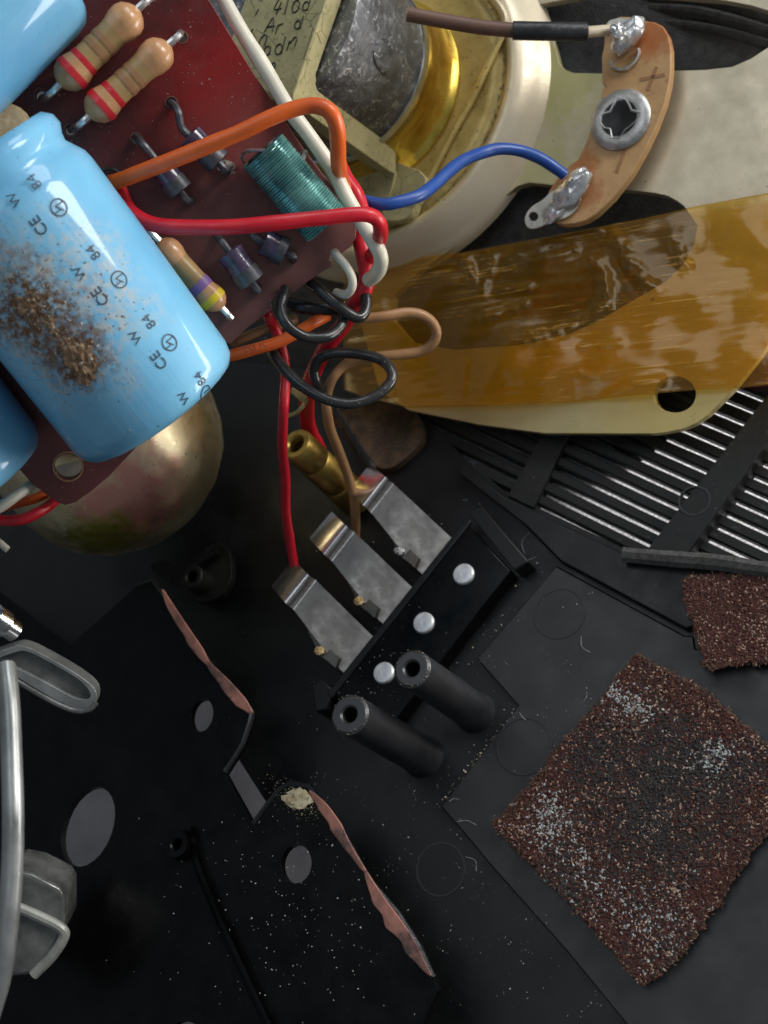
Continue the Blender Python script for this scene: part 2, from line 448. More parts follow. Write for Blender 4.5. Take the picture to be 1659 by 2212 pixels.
def spring_bits(sp, du, dv, k):
    # a side solder tag on each spring
    tg = [(896, 1226), (880, 1212), (866, 1202), (858, 1192), (852, 1176), (846, 1164), (838, 1150), (835, 1138), (842, 1142), (870, 1170), (905, 1205)]
    tg = [(u+du, v+dv) for u, v in tg]
    obj('solder_tag', plate(FL, tg, .36, .03), M_spring, sp)
    c_ = FL.P(862+du, 1190+dv, .40)
    e = FL.X*.07; obj('solder_blob', blob(c_, (e*.9, FL.Y*.05, FL.N*.03), k, .5), M_solder if k == 0 else M_flux, sp)
spring_bits(spr, 0, 0, 0)
for k, (u, v) in enumerate(((848, 1301), (763, 1409))):
    M = Matrix.Translation(FL.P(u, v, .5))
    s2 = copy_part(spr, M, bc)
    copy_part(curl, M, s2)
    spring_bits(s2, u-935, v-1193, k+1)
M_alu = mat('aluminium_rivet', (.60, .62, .64, 1), (.80, .81, .82, 1), 8, .42, .08, metal=.6, bump=.25, bs=14, bd=.02)
rv = None
for u, v in ((1003, 1242), (917, 1347), (831, 1455)):
    o_ = FL.P(u, v, CH); M = frameM(o_, FL.N)
    if rv is None:
        rv = obj('rivet', lathe([(0, .135), (.035, .135), (.055, .12), (.06, .08), (.055, .0)], o_, FL.N, 28), M_alu, bc, M=M)
    else: copy_part(rv, M, bc)

# ================================================================== BLACK BRACKET, lower left
BH = 1.25
br = thing('chassis_bracket', FL.P(500, 1900, BH), 'glossy black chassis bracket with round holes and pink reflections painted along worn edges at lower left', 'bracket')
bo = [(-120, 1190), (150, 1395), (300, 1262), (330, 1252), (352, 1280), (398, 1352), (430, 1400), (470, 1452), (520, 1508), (546, 1541), (541, 1562), (526, 1606), (509, 1634),
      (486, 1670), (547, 1781), (577, 1738), (604, 1706), (628, 1692), (668, 1700), (700, 1740), (742, 1800), (770, 1850), (802, 1905), (862, 1975), (905, 2045), (938, 2112),
      (945, 2140), (905, 2230), (940, 2420), (-120, 2420)]
M_lip = mat('black_rounded_edge', (.004, .004, .0045, 1), (.010, .010, .0105, 1), 3, .26, .08, bump=.25, bs=18, bd=.01, spec=.6)
def ell(u, v, a, b, rot, n=24): return ring_px(u, v, a, b, n, rot)
obj('bracket_lip', tube([FL.P(u, v, BH-.015) for u, v in [(300, 1262), (330, 1252), (352, 1280), (398, 1352), (430, 1400), (470, 1452), (520, 1508), (545, 1541), (540, 1562), (525, 1606), (508, 1634), (486, 1668)]], .034, 8, wob=.35), M_lip, br)
obj('bracket_lip', tube([FL.P(u, v, BH-.015) for u, v in [(548, 1779), (577, 1738), (604, 1706), (628, 1692), (668, 1700), (700, 1740), (742, 1800), (770, 1850), (802, 1905), (862, 1975), (905, 2045), (937, 2112)]], .034, 8, wob=.35), M_lip, br)
obj('bracket_sheet', plate(FL, bo, BH, .10, [ell(190, 1786, 53, 90, .35), ell(640, 1866, 33, 42, .1), ell(436, 1545, 24, 36, .2), ell(400, 2236, 34, 30, 0)]), M_gloss, br, bevel=.025)
M_pink_refl = mat('pink_reflection_paint', S(186, 126, 108), S(70, 54, 52), 1.6, .42, .1, bump=.3, bs=9, bd=.03, speck=(11, .36, (.04, .035, .035, 1)), stretch=(1, 1, 1))  # pink reflection on the worn edges, painted as salmon strips
def edge_strip(path, ws, h, name='edge_reflection'):
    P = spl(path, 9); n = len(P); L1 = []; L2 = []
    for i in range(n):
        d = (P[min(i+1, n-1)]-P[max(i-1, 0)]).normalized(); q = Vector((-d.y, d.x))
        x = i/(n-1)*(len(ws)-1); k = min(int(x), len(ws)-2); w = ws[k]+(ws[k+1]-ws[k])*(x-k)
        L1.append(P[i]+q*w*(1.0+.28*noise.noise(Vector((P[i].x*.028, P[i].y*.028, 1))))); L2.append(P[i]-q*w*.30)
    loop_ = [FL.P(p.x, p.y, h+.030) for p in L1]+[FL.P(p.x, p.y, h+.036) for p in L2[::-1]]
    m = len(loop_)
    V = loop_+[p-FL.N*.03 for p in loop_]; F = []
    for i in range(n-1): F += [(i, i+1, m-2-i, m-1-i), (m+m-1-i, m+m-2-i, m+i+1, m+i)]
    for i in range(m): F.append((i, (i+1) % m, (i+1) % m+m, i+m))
    return obj(name, (V, F), M_pink_refl, br, fix=True, bevel=.014, seg=3)
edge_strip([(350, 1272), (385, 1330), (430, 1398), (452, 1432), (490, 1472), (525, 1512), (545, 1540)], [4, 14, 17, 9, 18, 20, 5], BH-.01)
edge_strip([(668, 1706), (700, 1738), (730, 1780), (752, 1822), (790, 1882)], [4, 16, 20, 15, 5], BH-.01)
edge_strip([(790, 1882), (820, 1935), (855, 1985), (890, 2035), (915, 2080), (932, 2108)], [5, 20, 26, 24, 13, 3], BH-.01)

M_gold_glue = mat('dry_glue', (.34, .26, .12, 1), (.62, .55, .38, 1), 9, .5, bump=.5, bs=18, bd=.04)
obj('glue_residue', blob(FL.P(642, 1726, BH+.01), (FL.X*.16, FL.Y*.11, FL.N*.04), 3, .5, 4), M_gold_glue, br)
rr_ = random.Random(5); pts = []
for k in range(420):
    a = rr_.gauss(0, 1); b = rr_.gauss(0, 1)
    pts.append(FL.P(640+26*a+8*b, 1728+20*b+10*a, BH+.005))
obj('glue_crumbs', chips(pts, .010, 3), mat('glue_crumb', (.55, .47, .32, 1), (.12, .11, .09, 1), 30), br, smooth=0, kind='stuff')
# long low rib and boss on the bracket
obj('stiffening_rib', tube([FL.P(u, v, BH+.0) for u, v in spl([(400, 1790), (425, 1880), (470, 1990), (520, 2100), (580, 2230)], 5)], .15, 10, flat=.12), M_gloss, br)
obj('boss', lathe([(.14, .06), (.16, .08), (.16, .15), (.0, .17)], FL.P(396, 1828, BH), FL.N, 24), M_gloss, br)
# blurred lug behind the bracket edge
lg = thing('dusty_lug', FL.P(440, 1240, .2), 'small dusty black lug with a hollow boss in the dark below the metal can', 'lug')
M_lug = mat('dusty_lug_metal', (.0025, .0025, .0022, 1), (.011, .0105, .0085, 1), 4, .55, spec=.3, bump=.3, bs=20, bd=.02)
obj('lug_plate', plate(FL, spl([(325, 1228), (352, 1212), (400, 1222), (450, 1180), (485, 1178), (500, 1215), (495, 1260), (470, 1290), (430, 1300), (380, 1270)], 4, True), .35, .12), M_lug, lg, bevel=.03)
obj('lug_boss', lathe([(-.1, .07), (.25, .075), (.27, .09), (.27, .14), (.25, .16), (-.02, .17)], FL.P(437, 1260, .55), FL.N, 26), M_lug, lg)
obj('lug_ridge', tube([FL.P(u, v, .42) for u, v in ((415, 1225), (445, 1205), (468, 1192))], .05, 8), M_lug, lg)

# ================================================================== LEFT EDGE PARTS
M_grey = mat('grey_plastic', (.20, .21, .205, 1), (.34, .35, .345, 1), 2.2, .36, .1, metal=.55, bump=.15, bs=25, bd=.01, speck=(20, .25, (.12, .12, .11, 1)))
M_clear = mat('smoky_plastic', (.055, .057, .053, 1), (.14, .143, .135, 1), 3, .22, .08, bump=.2, bs=14, bd=.02, coat=.4)
def px_tube(pts, rpx, sides=12, flat=1.0, wob=0.0, n=7):
    """pts: (u, v, distance); radius in sheet pixels"""
    P = spl([C(*p) for p in pts], n)
    if wob: P = [q+Vector((noise.noise(q*1.3), noise.noise(q*1.3+Vector((9, 0, 0))), 0))*.022 for q in P]
    r = rpx*sum(p[2] for p in pts)/len(pts)/FPX
    return tube(P, r, sides, flat=flat, wob=wob)
tag(obj('plastic_band', px_tube([(12, 1440, 13.2), (20, 1520, 13.0), (25, 1640, 12.8), (28, 1760, 12.6), (26, 1880, 12.5), (16, 2000, 12.4), (-2, 2120, 12.4), (-40, 2240, 12.4)], 29, 14, .8), M_grey),
    'curved pale grey plastic band running down the left edge', 'plastic band')
lp = thing('grey_loop', C(100, 1450, 14.9), 'smoky grey plastic loop with rounded open end at left edge', 'plastic loop')
out = spl([(-30, 1420), (20, 1400), (55, 1397), (120, 1429), (180, 1466), (206, 1492), (207, 1520), (190, 1531), (150, 1526), (85, 1492), (20, 1454), (-30, 1440)], 4, True)
inn = spl([(-10, 1428), (30, 1410), (60, 1408), (120, 1438), (172, 1470), (194, 1496), (190, 1511), (160, 1507), (100, 1475), (30, 1440)], 4, True)
LP = Plane((600, 700), (100, 1450), 14.9)
obj('loop_wall', slab([[LP.P(p.x, p.y, .12) for p in out], [LP.P(p.x, p.y, .12) for p in inn]], LP.N, .30), M_grey, lp, bevel=.012)
obj('loop_web', slab([[LP.P(p.x, p.y, .06) for p in inn]], LP.N, .18), M_clear, lp)
obj('loop_rim', tube([LP.P(p.x, p.y, .12) for p in spl([(-10, 1455), (20, 1462), (85, 1500), (150, 1532), (190, 1534), (208, 1518)], 4)], .03, 8), M_clear, lp)
M_chrome = mat('bright_steel', (.62, .62, .62, 1), (.78, .78, .77, 1), 4, .18, .06, metal=1, bump=.1, bs=12)
pn = thing('steel_pin', C(10, 1350, 14.8), 'short shiny steel pin poking in at left edge above grey loop', 'metal pin')
a_, b_ = C(-60, 1305, 14.6), C(34, 1366, 15.0); ax_ = b_-a_; L_ = ax_.length
obj('pin_shaft', lathe([(0, .12), (L_-.02, .12), (L_, .10), (L_, 0)], a_, ax_, 24), M_chrome, pn)
obj('pin_collar', lathe([(L_*.45, .12), (L_*.45, .155), (L_*.72, .155), (L_*.74, .12)], a_, ax_, 24), M_chrome, pn)
gb = thing('grey_block', C(90, 2000, 14.8), 'dull smoky plastic block with a pale ridge beside the pale grey band', 'plastic block')
GB = Plane((700, 900), (90, 2000), 15.3)
obj('block_body', slab([[GB.P(u, v, .1) for u, v in ((20, 1878), (70, 1888), (128, 1918), (139, 1936), (139, 2010), (110, 2070), (72, 2108), (20, 2112))]], GB.N, .8), M_clear, gb, bevel=.05, seg=3)
obj('block_ridge', tube([GB.P(u, v, .12) for u, v in spl([(25, 1955), (80, 1978), (130, 2004), (138, 2024), (112, 2066), (72, 2106)], 5)], .06, 10), mat('smoky_ridge', (.2, .2, .18, 1), (.3, .3, .27, 1), 4, .3), gb)

# ================================================================== FELT PADS
def in_poly(p, poly):
    x, y = p; c = False
    for i in range(len(poly)):
        (x1, y1), (x2, y2) = poly[i-1], poly[i]
        if (y1 > y) != (y2 > y) and x < (x2-x1)*(y-y1)/(y2-y1)+x1: c = not c
    return c
M_felt = mat('brown_felt', S(58, 38, 34), S(80, 54, 46), 5, .95, .03, bump=.9, bs=26, bd=.05, speck=(14, .34, S(96, 76, 66)))
M_fib1 = mat('felt_fibre_brown', S(94, 50, 40), S(56, 34, 30), 25, .85, bump=0)
M_fib2 = mat('felt_fibre_tan', S(150, 112, 92), S(190, 160, 138), 25, .7, bump=0)
M_fib4 = mat('charcoal_fibre', S(44, 40, 40), S(66, 60, 58), 25, .9, bump=0)
M_fib3 = mat('white_mould', S(196, 200, 198), S(150, 152, 150), 25, .8, bump=0)
def ragged(poly, n=10, amp=4, seed=1):
    rnd = random.Random(seed); o = []
    for i in range(len(poly)):
        a, b = poly[i], poly[(i+1) % len(poly)]
        for k in range(n):
            t_ = k/n; o.append((a[0]+(b[0]-a[0])*t_+rnd.uniform(-amp, amp), a[1]+(b[1]-a[1])*t_+rnd.uniform(-amp, amp)))
    return o
def felt(poly, label, h0, mould, seed, nf):
    c = (sum(p[0] for p in poly)/len(poly), sum(p[1] for p in poly)/len(poly))
    f = thing('felt_pad', FL.P(c[0], c[1], h0), label, 'felt pad', 'brown felt pads stuck inside the case')
    rg = ragged(poly, 9, 5, seed)
    obj('pad', plate(FL, rg, h0+.10, .10), M_felt, f, smooth=0)
    rnd = random.Random(seed)
    xs = [p[0] for p in poly]; ys = [p[1] for p in poly]
    groups = {0: [], 1: [], 2: [], 3: []}
    for i in range(nf):
        p = (rnd.uniform(min(xs), min(max(xs), 1720)), rnd.uniform(min(ys), max(ys)))
        if not in_poly(p, rg): continue
        w = FL.P(p[0], p[1], h0+.10+rnd.uniform(-.004, .010)+.012*noise.noise(Vector((p[0]*.03, p[1]*.03, 2))))
        md = max([math.exp(-(((p[0]-mu)*math.cos(ro)+(p[1]-mv)*math.sin(ro))/(ma*1.2))**2-((-(p[0]-mu)*math.sin(ro)+(p[1]-mv)*math.cos(ro))/(mb*1.2))**2) for mu, mv, ma, mb, ro in mould]+[0])
        ed = max(abs(p[0]-c[0])/(max(xs)-min(xs)), abs(p[1]-c[1])/(max(ys)-min(ys)))*2
        nz = noise.noise(Vector((p[0]*.010, p[1]*.012, seed))); nz2 = noise.noise(Vector((p[0]*.008, p[1]*.007, seed+5)))
        if rnd.random() < md*(.62 if p[1] < 1860 else .26): k = 2
        elif rnd.random() < .10+.22*max(0, nz)+.16*max(0, ed-.5): k = 1
        elif len(mould) and rnd.random() < .95-1.0*ed+.9*nz2: k = 3
        else: k = 0
        groups[k].append(w)
    for k, (nm, mm, ln, wd) in enumerate((('felt_fibres', M_fib1, .052, .010), ('tan_fibres', M_fib2, .045, .008), ('mould_flecks', M_fib3, .036, .013), ('charcoal_fibres', M_fib4, .055, .010))):
        if groups[k]: obj(nm, fibres(groups[k], ln, wd, seed+k), mm, f, smooth=0, kind='stuff')
    # tattered tan fibre along the border
    pts = []
    for i in range(len(rg)):
        a, b = rg[i], rg[(i+1) % len(rg)]
        for k in range(9):
            t_ = rnd.random(); pts.append(FL.P(a[0]+(b[0]-a[0])*t_+rnd.gauss(0, 2.5), a[1]+(b[1]-a[1])*t_+rnd.gauss(0, 2.5), h0+rnd.uniform(0, .12)))
    obj('frayed_edge', fibres(pts, .045, .008, seed+9), mat('frayed_felt', S(120, 92, 72), S(70, 48, 40), 20, .9), f, smooth=0, kind='stuff')
felt([(1374, 1414), (1440, 1452), (1500, 1478), (1566, 1538), (1640, 1598), (1690, 1640), (1690, 1760), (1636, 1818), (1566, 1927), (1489, 2032), (1440, 2085), (1388, 2126),
      (1340, 2070), (1262, 1985), (1160, 1880), (1066, 1783), (1130, 1712), (1190, 1640), (1232, 1588), (1290, 1520)],
     'large square brown felt pad spotted with white mould', .11, [(1345, 1510, 62, 22, .45), (1185, 1772, 34, 50, .1), (1255, 1842, 10, 8, 0), (1545, 1632, 36, 22, -.5), (1320, 1930, 90, 40, .6), (1420, 1990, 70, 50, .6), (1170, 1790, 20, 30, 0)], 11, 46000)
felt([(1476, 1250), (1560, 1246), (1690, 1236), (1760, 1236), (1760, 1410), (1690, 1424), (1600, 1430), (1540, 1442), (1524, 1430), (1512, 1378), (1494, 1330)],
     'smaller plain brown felt pad at right edge below the grille', .13, [], 23, 17000)

# ================================================================== SPEAKER
spk = thing('speaker', SP.P(1340, 260, 0), 'speaker with beige plated frame and gold and grey magnet core, upper right', 'speaker')
M_plate = mat('beige_plating', S(216, 204, 178), S(194, 182, 154), 1.3, .36, .10, metal=.45, bump=.16, bs=26, bd=.008, speck=(13, .27, (.05, .05, .04, 1)), stains=[(SP.P(1180, 915), 2.6, S(200, 180, 122), .8), (SP.P(1500, 850), 1.6, S(208, 184, 112), .8), (SP.P(1240, 150), .9, S(176, 172, 104), .7), (SP.P(1180, 400), .8, S(180, 176, 112), .6)])
M_cup = mat('gold_plating', S(190, 176, 120), S(140, 124, 82), 1.8, .34, .10, metal=.8, bump=.22, bs=20, bd=.012, speck=(14, .30, (.07, .055, .03, 1)))
winA = zz(z3, [(150, 110), (410, 235), (430, 300), (445, 365), (480, 405), (530, 424), (700, 426), (1000, 415), (1300, 405), (1450, 388), (1560, 340), (1659, 275), (1800, 160)])+zz(z3, [(1760, 95), (1659, 62), (1560, 32), (1400, 2), (1000, -30), (600, -25), (300, 30)])
winB = zz(z3, [(0, 1290), (130, 1140), (200, 1082), (270, 1062), (350, 1070), (600, 1100), (820, 1104), (900, 1110), (1000, 1122), (1080, 1140), (1130, 1168), (1170, 1198)])+zz(z6, [(1375, 90), (1360, 165), (1320, 245), (1240, 320), (1100, 400), (1000, 460), (850, 530), (650, 572), (400, 590), (230, 560)])+[(850, 690), (850, 640), (905, 585), (965, 545), (1005, 512)]
hole = ring_px(1458, 852, 45, 39, 28)
pl_out = [(1010, -120), (1900, -120), (1900, 420), (1740, 560), (1660, 745), (1638, 775), (1584, 842), (1530, 896), (1505, 914), (1477, 926), (1440, 934), (1412, 937), (1176, 936), (1036, 917), (883, 886), (820, 845), (780, 700), (800, 500), (900, 200)]
obj('frame_plate', plate(SP, pl_out, 0, .12, [winA, winB, hole]), M_plate, spk, bevel=.04, seg=3)
AX = SP.L(-8.95, 8.72, 0); SN = SP.N
cup_prof = [(-.12, 2.50), (.0, 2.46), (.05, 2.41), (.14, 2.36), (.30, 2.26), (.39, 2.17), (.42, 2.10), (.40, 2.04), (.34, 1.99), (.33, 1.93), (.36, 1.88), (.38, 1.84), (.38, 1.78), (.36, 1.7), (.35, 1.6), (.35, .5)]
t = NT('cup_plating')
cd = t.n('ShaderNodeVectorMath', operation='DISTANCE'); t.lk(t.pos(), cd.inputs[0]); cd.inputs[1].default_value = AX
f1 = t.ramp(cd.outputs['Value'], 2.02, 2.2)
gold = t.mix(t.ramp(t.noise(1.6, 4), .35, .65), S(214, 192, 122), S(176, 152, 90))
gold = t.mix(t.ramp(t.noise(16, 3), .62, .70), gold, (.10, .07, .03, 1))
c = t.mix(f1, gold, t.mix(t.noise(2), S(230, 220, 196), S(206, 188, 156)))
t.put(t.b.inputs['Base Color'], c); t.b.inputs['Metallic'].default_value = .25
t.put(t.b.inputs['Roughness'], t.ramp(t.noise(4), .3, .7, .28, .48)); t.put(t.b.inputs['Normal'], t.bump(t.noise(18, 4), .2, .012)); M_cup = t.m
obj('frame_cup', lathe(cup_prof, AX, SN, 96), M_cup, spk, smooth=50)
# corrosion crumbs in the groove
rr_ = random.Random(3); pts = []
for k in range(700):
    a = rr_.uniform(-2.2, .9); pts.append(AX+(SP.X*math.cos(a)+SP.Y*math.sin(a))*rr_.gauss(1.965, .022)+SN*.345)
obj('groove_grit', chips(pts, .014, 8), mat('dark_grit', (.09, .07, .05, 1), (.3, .26, .18, 1), 20), spk, smooth=0, kind='stuff')
# cone seen through the windows
M_cone = mat('paper_cone', (.030, .030, .031, 1), (.06, .06, .06, 1), 7, .85, .05, bump=.7, bs=26, bd=.03, speck=(40, .33, (.14, .14, .14, 1)))
cone_prof = [(-.15, 1.5), (-.5, 3.4), (-.62, 4.2), (-.64, 5.1), (-.55, 6.2)]
obj('cone', lathe(cone_prof, AX, SN, 80), M_cone, spk)
for pts, rr in (([(300, 190), (430, 130), (700, 75), (1000, 62), (1300, 90), (1659, 190), (1800, 250)], .10), ([(350, 285), (440, 225), (800, 150), (1100, 145), (1400, 185), (1700, 270)], .07), ([(250, 110), (430, 60), (700, 20), (1100, 0), (1400, 20), (1700, 120)], .12)):
    obj('cone_ridge', tube([SP.P(u, v, -.62) for u, v in zz(z3, [tuple(q) for q in spl([Vector(p) for p in pts], 6)])], rr, 10, flat=.8), M_cone, spk)
# pole piece, magnet, yoke
M_goldring = mat('gold_ring', S(232, 204, 96), S(176, 132, 40), 1.4, .24, .08, metal=.85, bump=.12, bs=7, bd=.02)
obj('pole_ring', lathe([(.34, 1.34), (.40, 1.34), (.44, 1.30), (.50, 1.26), (.62, 1.255), (.70, 1.235), (.76, 1.25), (1.02, 1.25), (1.06, 1.22), (1.06, .8)], AX, SN, 72), M_goldring, spk, smooth=40)
t = NT('grey_magnet'); co = t.coord()
c = t.mix(t.ramp(t.noise(2.5, 5, .65), .35, .65), (.13, .135, .145, 1), (.27, .275, .285, 1))
cr = t.noise(9, 6, .7, None, 1.2)
c = t.mix(t.ramp(cr, .54, .64), c, (.62, .63, .64, 1))
t.put(t.b.inputs['Base Color'], c); t.b.inputs['Metallic'].default_value = .85
t.put(t.b.inputs['Roughness'], t.ramp(t.noise(6), .3, .7, .26, .5))
t.put(t.b.inputs['Normal'], t.bump(t.noise(3, 3), .35, .06, t.bump(cr, .45, .04))); M_mag = t.m
mag = obj('magnet', lathe([(1.05, 1.1), (1.08, 1.22), (1.12, 1.235), (2.62, 1.235), (2.70, 1.2), (2.70, .5)], AX, SN, 72), M_mag, spk, smooth=50)
obj('magnet_band', lathe([(1.055, 1.24), (1.06, 1.262), (1.17, 1.262), (1.175, 1.24)], AX, SN, 72), M_chrome, spk)
ny = SP.P(1020, 190, 1.7)
obj('resin_drop', blob(AX+SN*1.9+(SP.P(868, 130, 1.9)-(AX+SN*1.9)).normalized()*1.235, (SN*.33, (SP.P(868, 130, 1.9)-(AX+SN*1.9)).normalized()*.035, SN.cross(SP.P(868, 130, 1.9)-(AX+SN*1.9)).normalized()*.19), 2, .15), M_mag, mag)
YW_ = Vector((.387, .922)); YP = Vector((-.922, .387))
t = NT('yoke_plating')
c = t.mix(t.ramp(t.noise(2.0, 5, .65), .35, .65), S(206, 196, 146), S(172, 164, 120))
c = t.mix(t.math('MULTIPLY', t.ramp(t.vor(3.2, None, 'Distance', 'DISTANCE_TO_EDGE'), .022, .0), t.ramp(t.noise(1.7, 2), .50, .56)), c, S(110, 100, 70))
c = t.mix(t.ramp(t.noise(16, 4, .7), .60, .70), c, S(100, 92, 66))
t.put(t.b.inputs['Base Color'], c); t.b.inputs['Metallic'].default_value = .2
t.put(t.b.inputs['Roughness'], t.ramp(t.noise(8), .3, .7, .38, .58)); t.put(t.b.inputs['Normal'], t.bump(t.noise(22, 5, .7), .35, .02)); M_yoke = t.m
A2 = Vector((-8.456, 7.394)); HT = 3.0; WID = 1.2; TH = .26
B2 = A2+YW_*4.2
def yk(a, p, h): q = A2+YW_*a+YP*p; return SP.L(q.x, q.y, h)
sec = [(-.03, HT-.06), (.02, HT-.01), (.06, HT), (3.2, HT), (3.2, HT-TH), (.42, HT-TH), (.34, HT-TH-.06), (.30, .95), (.22, .72), (.05, .60), (-.30, .56), (-.50, .55), (-.50, .37), (0.0, .37), (-.03, .8)]
sec = [(a, h) for a, h in sec]
yoke = obj('yoke', slab([[yk(a, 0, h) for a, h in sec]], (yk(0, 0, 0)-yk(0, 1, 0)), WID), M_yoke, spk, bevel=.02)
foot = [(.12, -.30), (-.30, -.42), (-.52, -.36), (-.62, .0), (-.64, .9), (-.5, 1.4), (.1, 1.45)]
obj('yoke_foot', slab([[yk(a, p, .50) for a, p in spl(foot, 4, True) for _ in (0,)] if 0 else [yk(a.x, a.y, .535) for a in spl([Vector(q) for q in foot], 4, True)]], SN, .16), M_yoke, spk, bevel=.03)
M_ink = mat('black_ink', (.018, .017, .012, 1), (.03, .03, .02, 1), 20, .6, bump=0)
def loop(cx_, cy_, rx, ry, rot=.35, n=12, a0=0, a1=2*math.pi):
    o = []
    for k in range(n+1):
        a = a0+(a1-a0)*k/n; x, y = rx*math.cos(a), ry*math.sin(a)
        o.append((cx_+x*math.cos(rot)-y*math.sin(rot), cy_+x*math.sin(rot)+y*math.cos(rot)))
    return o
ST = [[(330, -5), (296, 62), (338, 58)], [(345, 15), (328, 53), (312, 92)], [(338, 58), (345, 57)], [(392, -5), (366, 88)], loop(440, 42, 20, 40), loop(505, 40, 17, 28), [(535, -8), (515, 70)],
      [(232, 212), (292, 112), (288, 205)], [(250, 178), (300, 172)], [(306, 222), (322, 168), (335, 160), (358, 152)], loop(452, 162, 18, 26), [(488, 104), (468, 188)],
      [(192, 318), (205, 262), (232, 228), (252, 240), (238, 300)], loop(252, 332, 18, 30), [(275, 305), (268, 358)], loop(328, 322, 20, 34), [(372, 238), (345, 352)],
      [(380, 330), (398, 268), (402, 285), (430, 246), (448, 250), (430, 308)], [(262, 452), (282, 418), (300, 408), (306, 430), (288, 468)], [(195, 60), (175, 100)], [(160, 190), (140, 230), (165, 235)], [(245, 480), (232, 515)]]
CHARS = [3, 1, 1, 2, 2, 1, 2, 1, 2, 2, 1, 1, 1, 1, 1]
si = 0
for cnt in CHARS:
    g_ = [tube([SP.P(*z2(x, y), HT+.003) for x, y in (spl([Vector(q) for q in st_], 3))], .0135, 5, flat=.5) for st_ in ST[si:si+cnt]]
    si += cnt
    if g_: obj('pen_character', join(*g_), M_ink, yoke, smooth=0)
# ring rim seen at the top edge and braid behind it
rdg = [(1030, -40), (1066, 0), (1084, 24), (1091, 46), (1083, 78), (1061, 126), (1021, 210), (981, 280), (945, 350), (922, 395), (900, 430)]
obj('cup_ridge', tube([SP.P(u, v, .42) for u, v in spl(rdg, 5)], .055, 10, flat=.8), M_cup, spk)
# terminal board
BHH = .30
tbd = zz(z3, [(715, 140), (735, 118), (800, 96), (860, 98), (930, 118), (1000, 128), (1048, 152), (1080, 205), (1096, 280), (1096, 400), (1088, 480), (1060, 600), (1010, 735), (950, 862), (870, 1005), (760, 1148), (660, 1245), (600, 1282), (540, 1300), (470, 1306), (420, 1290), (375, 1235), (362, 1170), (385, 1110), (440, 1030), (500, 965), (556, 925), (600, 830), (640, 715), (672, 640), (690, 580), (694, 500), (704, 520), (712, 505), (694, 480), (692, 330), (705, 270)])
t = NT('paper_board'); stn = [(SP.P(*z3(1005, 210), BHH), .34, S(176, 98, 40), .9), (SP.P(*z3(940, 270), BHH), .22, S(176, 98, 40), .7), (SP.P(*z3(585, 950), BHH), .26, S(170, 100, 44), .8), (SP.P(*z3(600, 1120), BHH), .28, S(170, 100, 50), .7), (SP.P(*z3(440, 1060), BHH), .22, S(150, 90, 45), .7)]
M_board = mat('paper_board_tan', S(206, 164, 112), S(190, 148, 100), 4, .55, .06, bump=.15, bs=30, bd=.006, speck=(9, .36, S(168, 128, 90)), stains=stn)
board = obj('terminal_board', plate(SP, tbd, BHH, .13), M_board, spk, bevel=.015)
M_emb = mat('embossed_tan', S(172, 128, 84), S(160, 118, 78), 6, .6, bump=.1)
def mark(a, b, w): 
    d = Vector((b[0]-a[0], b[1]-a[1])); n_ = Vector((-d.y, d.x)).normalized()*w
    return plate(SP, zz(z3, [(a[0]+n_.x, a[1]+n_.y), (b[0]+n_.x, b[1]+n_.y), (b[0]-n_.x, b[1]-n_.y), (a[0]-n_.x, a[1]-n_.y)]), BHH+.006, .012)
obj('plus_mark', join(mark((915, 462), (1060, 432), 10), mark((1012, 388), (960, 525), 10)), M_emb, board, smooth=0)
obj('minus_mark', mark((828, 868), (778, 1002), 11), M_emb, board, smooth=0)
rc = SP.P(*z3(806, 700), BHH)
M_riv = mat('zinc_rivet', (.36, .35, .33, 1), (.56, .55, .53, 1), 6, .42, .08, metal=.8, bump=.3, bs=12, bd=.02)
rivet = obj('eyelet_rivet', lathe([(0, .385), (.035, .385), (.06, .36), (.075, .30), (.07, .22), (.05, .17), (-.10, .15)], rc, SN, 40), M_riv, board)
star = []
for k in range(16):
    a = 2*math.pi*k/16; r_ = .215+.05*math.cos(4*a+.6)+.02*math.cos(7*a); star.append(rc+(SP.X*math.cos(a)+SP.Y*math.sin(a)*1.0)*r_+SN*.066)
obj('eyelet_burr', tube(star+[star[0]], .018, 6, caps=False, flat=.6), M_riv, rivet)
obj('eyelet_bore', lathe([(.02, .0), (.072, .23)], rc, SN, 24), M_hole, rivet)
# lugs
M_tin = mat('tinned_lug', (.50, .47, .42, 1), (.68, .66, .60, 1), 5, .32, .08, metal=.9, bump=.2, bs=14)
l1 = obj('solder_lug', tube([SP.P(*z3(x, y), BHH+.03) for x, y in spl([(748, 352), (752, 385), (790, 402), (840, 396), (885, 360), (908, 315), (905, 285)], 5)], .025, 8), M_tin, board)
d0 = SP.P(*z3(845, 210), BHH+.1); dv = SP.P(*z3(935, 125), BHH+.1)-SP.P(*z3(790, 310), BHH+.1)
obj('solder_blob', blob(d0, (dv*.56, dv.cross(SN).normalized()*.15, SN*.13), 5, .20, 1.3, 36, 24), M_solder, l1)
obj('lug_tab', plate(SP, zz(z3, [(715, 150), (740, 115), (800, 100), (850, 110), (820, 170), (790, 200), (740, 195)]), BHH+.05, .03), M_tin, l1, bevel=.008)
l2o = spl(zz(z3, [(262, 1320), (246, 1285), (256, 1240), (290, 1198), (350, 1160), (400, 1115), (470, 1090), (560, 1120), (560, 1190), (500, 1255), (400, 1290), (330, 1320), (290, 1328)]), 4, True)
l2 = obj('solder_lug', slab([[SP.P(p.x, p.y, BHH+.05) for p in l2o], [SP.P(u, v, BHH+.05) for u, v in ring_px(*z3(296, 1258), 10.5, 10, 16)]], SN, .035), M_tin, board, bevel=.008)
d0 = SP.P(*z3(530, 1095), BHH+.09); dv = SP.P(*z3(615, 1005), BHH)-SP.P(*z3(440, 1200), BHH)
